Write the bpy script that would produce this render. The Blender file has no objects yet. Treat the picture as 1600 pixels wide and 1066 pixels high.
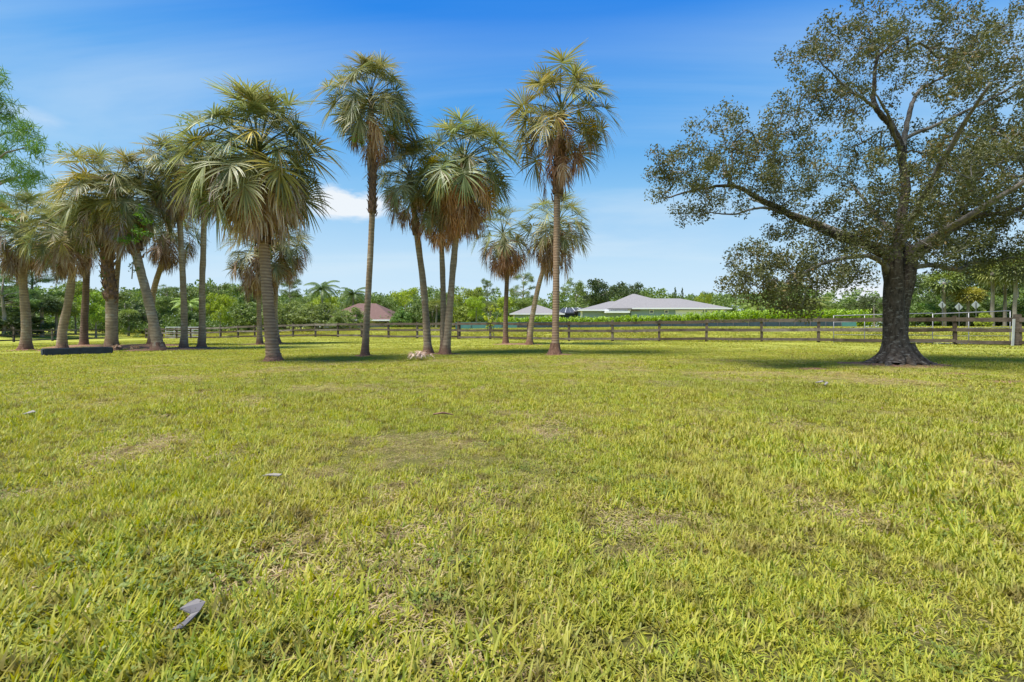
import bpy, math, random
import numpy as np
from mathutils import Vector, Matrix, Euler

random.seed(7)
RS = np.random.RandomState(11)
SC = bpy.context.scene
COL = SC.collection
R = math.radians

# ------------------------------------------------------------------ camera
EYE = 0.95
cam_d = bpy.data.cameras.new("camera")
cam = bpy.data.objects.new("camera", cam_d)
COL.objects.link(cam)
cam.location = (0, 0, EYE)
cam.rotation_euler = (R(90), 0, 0)
cam_d.sensor_width = 36
cam_d.lens = 16
cam_d.shift_y = -22.0 / 1600
cam_d.clip_start = 0.05
cam_d.clip_end = 5000
SC.camera = cam

# ------------------------------------------------------------------ sky and sun
SUN_EL, SUN_ROT = R(66), R(-118)
w = bpy.data.worlds.new("World")
SC.world = w
w.use_nodes = True
nt = w.node_tree
nt.nodes.clear()


def N(nt, typ, **kw):
    n = nt.nodes.new(typ)
    for k, v in kw.items():
        if k.startswith('i_'):
            k = k[2:]
            n.inputs[int(k) if k.isdigit() else k].default_value = v
        else:
            setattr(n, k, v)
    return n


def L(nt, a, b):
    nt.links.new(a, b)


def ramp(nt, stops, fac=None, interp='LINEAR'):
    n = nt.nodes.new('ShaderNodeValToRGB')
    n.color_ramp.interpolation = interp
    e = n.color_ramp.elements
    while len(e) < len(stops):
        e.new(0.5)
    for el, (p, c) in zip(e, stops):
        el.position = p
        el.color = (c[0], c[1], c[2], 1) if len(c) == 3 else c
    if fac is not None:
        L(nt, fac, n.inputs[0])
    return n


def math_n(nt, op, a, b=None, clamp=False):
    n = nt.nodes.new('ShaderNodeMath')
    n.operation = op
    n.use_clamp = clamp
    for i, v in enumerate((a, b)):
        if v is None:
            continue
        if isinstance(v, (int, float)):
            n.inputs[i].default_value = v
        else:
            L(nt, v, n.inputs[i])
    return n.outputs[0]


def mixc(nt, fac, a, b, mode='MIX'):
    n = nt.nodes.new('ShaderNodeMix')
    n.data_type = 'RGBA'
    n.blend_type = mode
    n.clamp_factor = True
    for inp, v in ((n.inputs[0], fac), (n.inputs[6], a), (n.inputs[7], b)):
        if isinstance(v, (int, float)):
            inp.default_value = v
        elif isinstance(v, tuple):
            inp.default_value = (v[0], v[1], v[2], 1)
        else:
            L(nt, v, inp)
    return n.outputs[2]


out = N(nt, 'ShaderNodeOutputWorld')
bg = N(nt, 'ShaderNodeBackground')
bg.inputs['Strength'].default_value = 0.15
L(nt, bg.outputs[0], out.inputs[0])
sky = N(nt, 'ShaderNodeTexSky', sky_type='NISHITA', sun_disc=False, sun_elevation=SUN_EL,
        sun_rotation=SUN_ROT, altitude=0, air_density=1.0, dust_density=0.6, ozone_density=2.0)
tc = N(nt, 'ShaderNodeTexCoord')
nrm = N(nt, 'ShaderNodeVectorMath', operation='NORMALIZE')
L(nt, tc.outputs['Generated'], nrm.inputs[0])
sx = N(nt, 'ShaderNodeSeparateXYZ')
L(nt, nrm.outputs[0], sx.inputs[0])
# the day's own blue: deep overhead, pale at the horizon (all round the compass)
el = math_n(nt, 'MAXIMUM', sx.outputs[2], 0.0)
grad = ramp(nt, [(0.0, (1.85, 2.2, 2.5)), (0.13, (1.35, 1.92, 2.4)), (0.28, (0.64, 1.42, 2.3)), (0.43, (0.08, 0.86, 2.2)),
                 (0.56, (0.0, 0.58, 2.1)), (1.0, (0.0, 0.45, 1.8))], el)
base = mixc(nt, 0.97, sky.outputs[0], grad.outputs[0])
# thin cirrus: noise on the plane of the cloud deck
den = math_n(nt, 'ADD', el, 0.12)
cx = math_n(nt, 'DIVIDE', sx.outputs[0], den)
cy = math_n(nt, 'DIVIDE', sx.outputs[1], den)
cc = N(nt, 'ShaderNodeCombineXYZ')
L(nt, math_n(nt, 'MULTIPLY', cx, 0.32), cc.inputs[0])
L(nt, cy, cc.inputs[1])
mp = N(nt, 'ShaderNodeMapping')
mp.inputs['Rotation'].default_value = (0, 0, R(-14))
mp.inputs['Location'].default_value = (3.1, 1.3, 0)
L(nt, cc.outputs[0], mp.inputs[0])
cn = N(nt, 'ShaderNodeTexNoise', i_Scale=0.9, i_Detail=7.0, i_Roughness=0.55, i_Distortion=0.5)
L(nt, mp.outputs[0], cn.inputs['Vector'])
cr = ramp(nt, [(0.44, (0, 0, 0)), (0.72, (0.48, 0.48, 0.48))], cn.outputs[0], 'EASE')
fade = ramp(nt, [(0.0, (1, 1, 1)), (0.40, (1, 1, 1)), (0.56, (0.15, 0.15, 0.15))], el).outputs[0]
c1 = mixc(nt, math_n(nt, 'MULTIPLY', cr.outputs[0], fade), base, (1.8, 2.2, 2.5))
# low cumulus wisps at their own places in the sky
cn2 = N(nt, 'ShaderNodeTexNoise', i_Scale=9.0, i_Detail=8.0, i_Roughness=0.6)
st = N(nt, 'ShaderNodeMapping')
st.inputs['Scale'].default_value = (1, 1, 2.6)
L(nt, nrm.outputs[0], st.inputs[0])
L(nt, st.outputs[0], cn2.inputs['Vector'])


def cloud_at(col, px, py, wx, wz, amt):
    d = Vector(((px - 800) / 711.1, 1, (511 - py) / 711.1)).normalized()
    ax = math_n(nt, 'DIVIDE', math_n(nt, 'SUBTRACT', sx.outputs[0], d.x), wx)
    az = math_n(nt, 'DIVIDE', math_n(nt, 'SUBTRACT', sx.outputs[2], d.z), wz)
    r2 = math_n(nt, 'ADD', math_n(nt, 'MULTIPLY', ax, ax), math_n(nt, 'MULTIPLY', az, az))
    g = math_n(nt, 'SUBTRACT', 1.0, r2, True)
    g = math_n(nt, 'MULTIPLY', g, math_n(nt, 'GREATER_THAN', sx.outputs[1], 0.0))
    s = math_n(nt, 'ADD', math_n(nt, 'MULTIPLY', cn2.outputs[0], 1.5), -0.95)
    s = math_n(nt, 'ADD', s, math_n(nt, 'MULTIPLY', g, 0.55))
    s = math_n(nt, 'MULTIPLY', math_n(nt, 'MULTIPLY', s, g), amt, True)
    return mixc(nt, s, col, (2.25, 2.4, 2.55))


c2 = cloud_at(c1, 545, 316, 0.115, 0.048, 4.0)
c2 = cloud_at(c2, 1345, 455, 0.12, 0.05, 3.4)
c2 = cloud_at(c2, 20, 175, 0.05, 0.02, 0.8)
L(nt, c2, bg.inputs['Color'])

sun_d = bpy.data.lights.new("sun", 'SUN')
sun_d.energy = 3.3
sun_d.angle = R(20.0)
sun_d.color = (1.0, 0.955, 0.88)
sun = bpy.data.objects.new("sun", sun_d)
COL.objects.link(sun)
sd = Vector((math.sin(SUN_ROT) * math.cos(SUN_EL), math.cos(SUN_ROT) * math.cos(SUN_EL), math.sin(SUN_EL)))
sun.rotation_euler = sd.to_track_quat('Z', 'Y').to_euler()
sun.location = sd * 60

SC.view_settings.view_transform = 'Standard'
SC.view_settings.look = 'None'
SC.view_settings.gamma = 1
SC.view_settings.use_curve_mapping = False
SC.view_settings.exposure = 1.35
SC.cycles.max_bounces = 6
SC.cycles.diffuse_bounces = 3
SC.cycles.transmission_bounces = 4
SC.cycles.transparent_max_bounces = 4
SC.cycles.caustics_reflective = False
SC.cycles.caustics_refractive = False

# ------------------------------------------------------------------ helpers
F = 711.1


def ss(t):
    t = np.clip(t, 0, 1)
    return t * t * (3 - 2 * t)


_G = np.random.RandomState(5).rand(64, 64)


def vnoise(x, y, s):
    x = np.asarray(x, float) / s + 300.5
    y = np.asarray(y, float) / s + 300.5
    xi = np.floor(x).astype(int); yi = np.floor(y).astype(int)
    fx = ss(x - xi); fy = ss(y - yi)
    g = lambda a, b: _G[a % 64, b % 64]
    return (g(xi, yi) * (1 - fx) + g(xi + 1, yi) * fx) * (1 - fy) + (g(xi, yi + 1) * (1 - fx) + g(xi + 1, yi + 1) * fx) * fy


def gz(x, y):
    x = np.asarray(x, float); y = np.asarray(y, float)
    z = -0.6 * ss((-x - 14) / 36)
    z = z + 0.10 * ss((x - 6) / 8) * ss((y - 14) / 6)
    s1 = (x - 23) * 0.486 + (y - 20.7) * 0.874
    s2 = -(x + 50.6)
    s = np.maximum(s1, s2)
    z = z + 0.84 * ss((s - 1.2) / 11)
    rr = np.hypot(x, y)
    z = z + (vnoise(x, y, 2.3) - 0.5) * 0.05 * ss((rr - 0.8) / 3) + (vnoise(x, y, 0.5) - 0.5) * 0.025
    return z


def G(x, y):
    return float(gz(x, y))


def W(px, py, D):
    return Vector(((px - 800) / F * D, D, EYE + (511 - py) / F * D))


def on_ground(px, D):
    X = (px - 800) / F * D
    return Vector((X, D, G(X, D)))


def mesh_np(name, V, F4=None, F3=None, attrs=None, smooth=False, mat=None, mats=None, fmat=None):
    me = bpy.data.meshes.new(name)
    V = np.asarray(V, np.float32).reshape(-1, 3)
    f4 = np.zeros((0, 4), np.int32) if F4 is None else np.asarray(F4, np.int32).reshape(-1, 4)
    f3 = np.zeros((0, 3), np.int32) if F3 is None else np.asarray(F3, np.int32).reshape(-1, 3)
    nl = f4.size + f3.size
    npoly = len(f4) + len(f3)
    me.vertices.add(len(V)); me.vertices.foreach_set('co', V.ravel())
    me.loops.add(nl); me.loops.foreach_set('vertex_index', np.concatenate([f4.ravel(), f3.ravel()]))
    me.polygons.add(npoly)
    ls = np.concatenate([np.arange(len(f4)) * 4, f4.size + np.arange(len(f3)) * 3]).astype(np.int32)
    me.polygons.foreach_set('loop_start', ls)
    me.polygons.foreach_set('use_smooth', np.full(npoly, bool(smooth)))
    if fmat is not None:
        me.polygons.foreach_set('material_index', np.asarray(fmat, np.int32))
    me.update(calc_edges=True)
    me.validate()
    for k, a in (attrs or {}).items():
        at = me.attributes.new(k, 'FLOAT', 'POINT')
        at.data.foreach_set('value', np.asarray(a, np.float32))
    for m in (mats or ([mat] if mat else [])):
        me.materials.append(m)
    return me


class MB:
    """collects primitives into one mesh"""
    def __init__(s):
        s.v = []; s.q = []; s.t = []; s.a = []; s.n = 0

    def add(s, V, Q=(), T=(), a=None):
        V = np.asarray(V, float).reshape(-1, 3)
        s.v.append(V)
        if len(Q): s.q.append(np.asarray(Q, int).reshape(-1, 4) + s.n)
        if len(T): s.t.append(np.asarray(T, int).reshape(-1, 3) + s.n)
        if a is None: a = 0.5
        s.a.append(np.full(len(V), a, float) if np.isscalar(a) else np.asarray(a, float))
        s.n += len(V)

    def box(s, c, size, rot=None, a=None, taper=1.0):
        x, y, z = [k / 2 for k in size]
        P = [Vector((i * x * (taper if k > 0 else 1), j * y * (taper if k > 0 else 1), k * z)) for k in (-1, 1) for j in (-1, 1) for i in (-1, 1)]
        if rot is not None:
            P = [rot @ p for p in P]
        P = [p + Vector(c) for p in P]
        s.add(P, [(0, 2, 3, 1), (4, 5, 7, 6), (0, 1, 5, 4), (2, 6, 7, 3), (0, 4, 6, 2), (1, 3, 7, 5)], a=a)

    def beam(s, p, q, wd, ht, a=None):
        """a board from p to q, wd across, ht up"""
        p = Vector(p); q = Vector(q); d = (q - p); l = d.length; d.normalize()
        sd_ = d.cross(Vector((0, 0, 1))).normalized(); up = sd_.cross(d)
        rot = Matrix((d, sd_, up)).transposed()
        s.box((p + q) / 2, (l, wd, ht), rot, a)

    def tube(s, pts, rad, n=8, a=None, cap=True, wob=None):
        pts = [Vector(p) for p in pts]
        if np.isscalar(rad): rad = [rad] * len(pts)
        V = []; A = []
        ref = Vector((0.31, 0.87, 0.12)).normalized()
        for i, p in enumerate(pts):
            d = (pts[min(i + 1, len(pts) - 1)] - pts[max(i - 1, 0)]).normalized()
            u = d.cross(ref)
            if u.length < 0.1: u = d.cross(Vector((1, 0, 0)))
            u.normalize(); v = d.cross(u)
            for k in range(n):
                t = 2 * math.pi * k / n
                r = rad[i] * (wob(i, k) if wob else 1)
                V.append(p + u * math.cos(t) * r + v * math.sin(t) * r)
                A.append(i / max(1, len(pts) - 1) if a is None else a)
        Q = [(i * n + k, i * n + (k + 1) % n, (i + 1) * n + (k + 1) % n, (i + 1) * n + k) for i in range(len(pts) - 1) for k in range(n)]
        T = []
        if cap:
            V.append(pts[-1] + (pts[-1] - pts[-2]).normalized() * rad[-1] * .4); A.append(1 if a is None else a)
            c = len(V) - 1; b = (len(pts) - 1) * n
            T = [(b + k, b + (k + 1) % n, c) for k in range(n)]
        s.add(V, Q, T, a=A)

    def mesh(s, name, mat=None, smooth=False, mats=None, key='rnd'):
        return mesh_np(name, np.concatenate(s.v), np.concatenate(s.q) if s.q else None,
                       np.concatenate(s.t) if s.t else None, {key: np.concatenate(s.a)}, smooth, mat, mats)


def tag(o, label=None, cat=None, group=None, kind=None):
    for k, v in (('label', label), ('category', cat), ('group', group), ('kind', kind)):
        if v: o[k] = v
    return o


def obj(name, me, parent=None, loc=None, kind=None):
    o = bpy.data.objects.new(name, me)
    COL.objects.link(o)
    if parent is not None: o.parent = parent
    if loc is not None: o.location = loc
    if kind: o['kind'] = kind
    return o


def thing(name, label, cat, loc=(0, 0, 0), rz=0, group=None):
    o = bpy.data.objects.new(name, None)
    COL.objects.link(o)
    o.empty_display_size = 0.3
    o.location = loc
    o.rotation_euler = (0, 0, rz)
    return tag(o, label, cat, group)


def spline(P, n):
    """Catmull-Rom through rows of P -> n samples"""
    P = np.asarray(P, float)
    if len(P) == 2:
        return P[0] + (P[1] - P[0]) * np.linspace(0, 1, n)[:, None]
    Q = np.vstack([2 * P[0] - P[1], P, 2 * P[-1] - P[-2]])
    m = len(P) - 1
    o = []
    for t in np.linspace(0, m - 1e-6, n):
        i = int(t); f = t - i
        a, b, c, d = Q[i], Q[i + 1], Q[i + 2], Q[i + 3]
        o.append(0.5 * ((2 * b) + (c - a) * f + (2 * a - 5 * b + 4 * c - d) * f * f + (3 * b - a - 3 * c + d) * f ** 3))
    return np.array(o)


# ------------------------------------------------------------------ materials
def new_mat(name, rough=0.7, spec=0.3):
    m = bpy.data.materials.new(name)
    m.use_nodes = True
    t = m.node_tree
    b = t.nodes['Principled BSDF']
    b.inputs['Roughness'].default_value = rough
    b.inputs['Specular IOR Level'].default_value = spec
    return m, t, b


def attr(t, k='rnd'):
    return N(t, 'ShaderNodeAttribute', attribute_name=k).outputs['Fac']


def noise(t, scale, detail=4.0, rough=0.55, vec=None, dist=0.0):
    n = N(t, 'ShaderNodeTexNoise', i_Scale=scale, i_Detail=detail, i_Roughness=rough, i_Distortion=dist)
    if vec is not None: L(t, vec, n.inputs['Vector'])
    return n.outputs[0]


def wpos(t):
    return N(t, 'ShaderNodeNewGeometry').outputs['Position']


def opos(t):
    return N(t, 'ShaderNodeTexCoord').outputs['Object']


def bump(t, b, h, strength=0.3, dist=0.02):
    n = N(t, 'ShaderNodeBump', i_Strength=strength, i_Distance=dist)
    L(t, h, n.inputs['Height'])
    L(t, n.outputs[0], b.inputs['Normal'])


def leafy(name, stops, rough=0.5, trans=0.35, nscale=0.0, tint=False, spec=0.35, nmix=None):
    """leaf: colour by per-leaf value, light through the blade"""
    m, t, b = new_mat(name, rough, spec)
    c = ramp(t, stops, attr(t)).outputs[0]
    if nmix:
        nn = noise(t, nscale, 3.0, 0.5, wpos(t))
        f = ramp(t, [(0.42, (0, 0, 0)), (0.62, (1, 1, 1))], nn).outputs[0]
        c = mixc(t, math_n(t, 'MULTIPLY', f, nmix[1]), c, nmix[0])
    if name == 'grass':
        nb = noise(t, 0.42, 4.0, 0.65, wpos(t), 0.6)
        c = mixc(t, ramp(t, [(0.48, (0, 0, 0)), (0.62, (0.38, 0.38, 0.38))], nb).outputs[0], c, (0.20, 0.245, 0.035))
        nb2 = noise(t, 6.5, 3.0, 0.6, wpos(t))
        c = mixc(t, ramp(t, [(0.50, (0, 0, 0)), (0.66, (0.68, 0.68, 0.68))], nb2).outputs[0], c, (0.17, 0.115, 0.05))
    if tint:
        oi = N(t, 'ShaderNodeObjectInfo')
        c = mixc(t, 1.0, c, oi.outputs['Color'], 'MULTIPLY')
        hs = N(t, 'ShaderNodeHueSaturation')
        L(t, c, hs.inputs['Color'])
        L(t, math_n(t, 'ADD', math_n(t, 'MULTIPLY', oi.outputs['Random'], 0.3), 0.85), hs.inputs['Value'])
        c = hs.outputs[0]
    L(t, c, b.inputs['Base Color'])
    tr = N(t, 'ShaderNodeBsdfTranslucent')
    hs2 = N(t, 'ShaderNodeHueSaturation', i_Saturation=1.15, i_Value=1.15)
    L(t, c, hs2.inputs['Color'])
    L(t, hs2.outputs[0], tr.inputs['Color'])
    mx = N(t, 'ShaderNodeMixShader')
    mx.inputs[0].default_value = trans
    L(t, b.outputs[0], mx.inputs[1]); L(t, tr.outputs[0], mx.inputs[2])
    L(t, mx.outputs[0], t.nodes['Material Output'].inputs[0])
    return m


def bark(name, dark, light, scale=6.0, bstr=0.6, patch=None, low=None, stretch=(1, 1, 0.25), rough=0.9):
    m, t, b = new_mat(name, rough, 0.15)
    mpn = N(t, 'ShaderNodeMapping')
    mpn.inputs['Scale'].default_value = stretch
    L(t, wpos(t), mpn.inputs[0])
    n1 = noise(t, scale, 7.0, 0.65, mpn.outputs[0])
    c = ramp(t, [(0.3, dark), (0.68, light)], n1).outputs[0]
    if patch:
        n2 = noise(t, 3.2, 5.0, 0.6, wpos(t))
        f = ramp(t, [(0.55, (0, 0, 0)), (0.66, (1, 1, 1))], n2).outputs[0]
        c = mixc(t, math_n(t, 'MULTIPLY', f, 0.75), c, patch)
    if name.startswith('palm_bark'):
        nb = noise(t, 1.6, 6.0, 0.7, wpos(t), 1.0)
        c = mixc(t, ramp(t, [(0.42, (0, 0, 0)), (0.60, (0.42, 0.42, 0.42))], nb).outputs[0], c, tuple(k * 0.9 for k in dark))
        sz_ = N(t, 'ShaderNodeTexWave', wave_type='BANDS', bands_direction='Z', i_Scale=3.6 if 'ring' in name else 2.6, i_Distortion=1.6 if 'ring' in name else 2.5)
        sz_.inputs['Detail'].default_value = 3
        L(t, wpos(t), sz_.inputs[0])
        c = mixc(t, math_n(t, 'MULTIPLY', sz_.outputs[1], 0.8 if 'ring' in name else 0.4), c, tuple(k * .75 for k in dark))
    if low:
        f = ramp(t, [(0.02, (1, 1, 1)), (0.14, (0, 0, 0))], attr(t, 'rnd')).outputs[0]
        c = mixc(t, f, c, low)
    L(t, c, b.inputs['Base Color'])
    bump(t, b, n1, bstr, 0.03)
    return m


# ground
M_ground, t, b = new_mat('lawn_soil', 0.95, 0.1)
p = wpos(t)
n1 = noise(t, 0.55, 5.0, 0.6, p); n2 = noise(t, 5.0, 6.0, 0.7, p); n3 = noise(t, 60.0, 6.0, 0.75, p)
c = ramp(t, [(0.3, (0.25, 0.25, 0.045)), (0.5, (0.36, 0.37, 0.055)), (0.72, (0.44, 0.44, 0.07))], n1).outputs[0]
c = mixc(t, ramp(t, [(0.45, (0, 0, 0)), (0.7, (0.4, 0.4, 0.4))], n2).outputs[0], c, (0.17, 0.16, 0.045))
dist = N(t, 'ShaderNodeVectorMath', operation='LENGTH'); L(t, p, dist.inputs[0])
near = ramp(t, [(0.0, (1, 1, 1)), (1.0, (0, 0, 0))], math_n(t, 'DIVIDE', dist.outputs['Value'], 26.0)).outputs[0]
soil = ramp(t, [(0.35, (0.04, 0.028, 0.018)), (0.6, (0.14, 0.10, 0.055)), (0.8, (0.30, 0.23, 0.14))], n3).outputs[0]
c = mixc(t, math_n(t, 'MULTIPLY', near, 0.8), c, soil)
c = mixc(t, math_n(t, 'MULTIPLY', n3, 0.35), c, (0.12, 0.15, 0.03))
L(t, c, b.inputs['Base Color'])
bump(t, b, math_n(t, 'ADD', n3, n2), 0.8, 0.05)

M_mulch, t, b = new_mat('mulch', 0.95, 0.1)
n1 = noise(t, 30.0, 5.0, 0.7, wpos(t)); n2 = noise(t, 2.0, 3.0, 0.6, wpos(t))
c = ramp(t, [(0.3, (0.10, 0.055, 0.03)), (0.5, (0.24, 0.13, 0.08)), (0.7, (0.38, 0.26, 0.18))], n1).outputs[0]
c = mixc(t, ramp(t, [(0.5, (0, 0, 0)), (0.75, (1, 1, 1))], n2).outputs[0], c, (0.17, 0.16, 0.05))
L(t, c, b.inputs['Base Color'])
bump(t, b, n1, 0.9, 0.04)

GR = [(0.0, (0.20, 0.10, 0.05)), (0.08, (0.54, 0.43, 0.26)), (0.17, (0.48, 0.39, 0.15)), (0.3, (0.47, 0.43, 0.06)), (0.6, (0.40, 0.41, 0.045)),
      (0.85, (0.17, 0.25, 0.03)), (1.0, (0.52, 0.53, 0.12))]
M_grass = leafy('grass', GR, 0.5, 0.36, 1.1, nmix=((0.42, 0.34, 0.09), 0.35), spec=0.3)
M_weed = leafy('weed', [(0, (0.12, 0.17, 0.03)), (1, (0.22, 0.26, 0.05))], 0.5, 0.35)
M_frond = leafy('palm_frond', [(0, (0.17, 0.12, 0.06)), (0.07, (0.32, 0.26, 0.10)), (0.16, (0.135, 0.15, 0.055)), (0.7, (0.215, 0.228, 0.09)), (1, (0.38, 0.38, 0.20))],
                0.45, 0.32, tint=True, spec=0.35)
M_dead = leafy('dead_frond', [(0, (0.17, 0.10, 0.055)), (0.4, (0.38, 0.25, 0.15)), (0.75, (0.52, 0.42, 0.32)), (1, (0.68, 0.64, 0.58))],
               0.5, 0.3, tint=True, spec=0.5)
M_oakleaf = leafy('oak_leaf', [(0, (0.18, 0.10, 0.035)), (0.12, (0.22, 0.16, 0.05)), (0.25, (0.10, 0.107, 0.036)), (0.8, (0.13, 0.138, 0.048)), (1, (0.23, 0.225, 0.09))],
                  0.5, 0.3, spec=0.3)
M_leaf = leafy('tree_leaf', [(0, (0.12, 0.14, 0.05)), (0.5, (0.18, 0.22, 0.06)), (1, (0.28, 0.32, 0.11))], 0.5, 0.32, tint=True)
M_palm = bark('palm_bark', (0.21, 0.145, 0.09), (0.54, 0.41, 0.27), 9.0, 0.7, patch=(0.50, 0.46, 0.37), low=(0.17, 0.085, 0.055), stretch=(0.5, 0.5, 2.2))
M_palmb = bark('palm_bark_brown', (0.12, 0.075, 0.05), (0.33, 0.23, 0.17), 9.0, 0.7, low=(0.17, 0.085, 0.055), stretch=(0.5, 0.5, 2.2))
M_ring = bark('palm_bark_ringed', (0.26, 0.165, 0.105), (0.60, 0.43, 0.29), 11.0, 0.5, low=(0.20, 0.10, 0.07), stretch=(0.3, 0.3, 3.5))
M_boot = bark('palm_boot', (0.06, 0.036, 0.025), (0.30, 0.18, 0.11), 12.0, 1.0, stretch=(1, 1, 0.6))
M_root = bark('root_mass', (0.09, 0.045, 0.03), (0.26, 0.15, 0.10), 22.0, 1.0, stretch=(1, 1, 0.5))
M_oak = bark('oak_bark', (0.020, 0.015, 0.011), (0.13, 0.105, 0.080), 16.0, 1.0, stretch=(1, 1, 0.35))
_t = M_oak.node_tree; _b = _t.nodes['Principled BSDF']
_src = _b.inputs['Base Color'].links[0].from_socket
_mp = N(_t, 'ShaderNodeMapping'); _mp.inputs['Scale'].default_value = (1, 1, 2.4); L(_t, wpos(_t), _mp.inputs[0])
_nl = noise(_t, 9.0, 5.0, 0.6, _mp.outputs[0])
L(_t, mixc(_t, ramp(_t, [(0.56, (0, 0, 0)), (0.64, (0.7, 0.7, 0.7))], _nl).outputs[0], _src, (0.24, 0.225, 0.19)), _b.inputs['Base Color'])
M_branch = bark('branch_bark', (0.07, 0.06, 0.05), (0.24, 0.22, 0.19), 8.0, 0.5, patch=(0.33, 0.32, 0.29), stretch=(1, 1, 1))
M_bgbark = bark('far_bark', (0.12, 0.10, 0.08), (0.32, 0.29, 0.24), 3.0, 0.3)


def wood(name, dark, light, gx=1.0):
    m, t, b = new_mat(name, 0.85, 0.15)
    oi = N(t, 'ShaderNodeObjectInfo')
    mpn = N(t, 'ShaderNodeMapping')
    mpn.inputs['Scale'].default_value = (0.8, 0.8, 9.0)
    L(t, wpos(t), mpn.inputs[0])
    n1 = noise(t, 7.0, 6.0, 0.7, mpn.outputs[0])
    n2 = noise(t, 1.7, 4.0, 0.6, wpos(t))
    c = ramp(t, [(0.3, dark), (0.7, light)], n1).outputs[0]
    c = mixc(t, ramp(t, [(0.45, (0, 0, 0)), (0.7, (0.8, 0.8, 0.8))], n2).outputs[0], c, tuple(k * 0.55 for k in dark))
    c = mixc(t, 1.0, c, ramp(t, [(0, (0.65, 0.6, 0.55)), (1, (1.25, 1.25, 1.25))], oi.outputs['Random']).outputs[0], 'MULTIPLY')
    L(t, c, b.inputs['Base Color'])
    bump(t, b, n1, 0.5, 0.01)
    return m


M_wood = wood('weathered_wood', (0.045, 0.035, 0.026), (0.155, 0.125, 0.098))
M_woodg = wood('grey_wood', (0.08, 0.065, 0.052), (0.24, 0.21, 0.18))


def plain(name, col, rough=0.6, metal=0.0, var=0.12, scale=3.0, spec=0.3):
    m, t, b = new_mat(name, rough, spec)
    b.inputs['Metallic'].default_value = metal
    n1 = noise(t, scale, 5.0, 0.6, wpos(t))
    c = ramp(t, [(0.3, tuple(k * (1 - var) for k in col)), (0.7, tuple(min(1, k * (1 + var)) for k in col))], n1).outputs[0]
    L(t, c, b.inputs['Base Color'])
    bump(t, b, n1, 0.15, 0.01)
    return m


M_galv = plain('galvanised_tube', (0.25, 0.25, 0.25), 0.4, 0.5)
M_white = plain('white_paint', (0.42, 0.43, 0.42), 0.5)
M_timber = plain('dark_timber', (0.035, 0.045, 0.06), 0.6, var=0.3, scale=8)
M_screen = plain('green_screen', (0.035, 0.06, 0.075), 0.8, var=0.25)
M_teal = plain('teal_mesh', (0.07, 0.20, 0.18), 0.7)
M_wall = plain('blue_grey_wall', (0.27, 0.36, 0.42), 0.8, var=0.05)
M_trim = plain('white_trim', (0.80, 0.81, 0.82), 0.5, var=0.03)
M_garage = plain('garage_white', (0.62, 0.66, 0.70), 0.5, var=0.04)
M_glass = plain('window_glass', (0.06, 0.08, 0.09), 0.1, var=0.1, spec=0.6)
M_cage = plain('cage_mesh', (0.045, 0.05, 0.06), 0.7, var=0.2)
M_sign = plain('sign_back', (0.40, 0.42, 0.43), 0.45, 0.2, var=0.06)
M_post = plain('sign_post', (0.08, 0.08, 0.08), 0.6)
M_grey = plain('grey_plastic', (0.10, 0.092, 0.092), 0.5, var=0.15, scale=20)
M_paper = plain('white_scrap', (0.22, 0.20, 0.17), 0.7, var=0.1, scale=30)
M_brown = leafy('fallen_leaf', [(0, (0.10, 0.05, 0.025)), (1, (0.24, 0.14, 0.07))], 0.6, 0.1)


def roofmat(name, a_, b_):
    m, t, b = new_mat(name, 0.9, 0.1)
    s = N(t, 'ShaderNodeSeparateXYZ'); L(t, wpos(t), s.inputs[0])
    wv = N(t, 'ShaderNodeTexWave', wave_type='BANDS', bands_direction='Z', i_Scale=3.2, i_Distortion=1.2)
    L(t, wpos(t), wv.inputs[0])
    n1 = noise(t, 5.0, 5.0, 0.7, wpos(t))
    c = ramp(t, [(0.3, a_), (0.7, b_)], n1).outputs[0]
    c = mixc(t, math_n(t, 'MULTIPLY', wv.outputs[1], 0.25), c, tuple(k * 0.7 for k in a_))
    L(t, c, b.inputs['Base Color'])
    return m


M_roofg = roofmat('grey_shingles', (0.19, 0.18, 0.175), (0.27, 0.258, 0.25))
M_roofb = roofmat('brown_shingles', (0.115, 0.07, 0.058), (0.19, 0.12, 0.10))

# ------------------------------------------------------------------ ground sheet
rad = np.concatenate([np.linspace(0.0, 1.0, 4)[0:1] + 0.02, np.geomspace(0.35, 110, 190), np.geomspace(125, 2600, 14)])
na = 300
th = np.linspace(0, 2 * np.pi, na, endpoint=False)
RR, TT = np.meshgrid(rad, th, indexing='ij')
GX = RR * np.cos(TT); GY = RR * np.sin(TT)
V = np.stack([GX, GY, gz(GX, GY)], -1).reshape(-1, 3)
i = np.arange(len(rad) - 1)[:, None]; k = np.arange(na)[None, :]
Q = np.stack([i * na + k, (i + 1) * na + k, (i + 1) * na + (k + 1) % na, i * na + (k + 1) % na], -1).reshape(-1, 4)
capT = np.array([(0, kk, kk + 1) for kk in range(1, na - 1)])
obj('ground', mesh_np('ground', V, Q, capT, smooth=True, mat=M_ground), kind='structure')

# base points of the near trees: (px, D)
def DB(py): return F * EYE / (py - 511)


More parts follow.
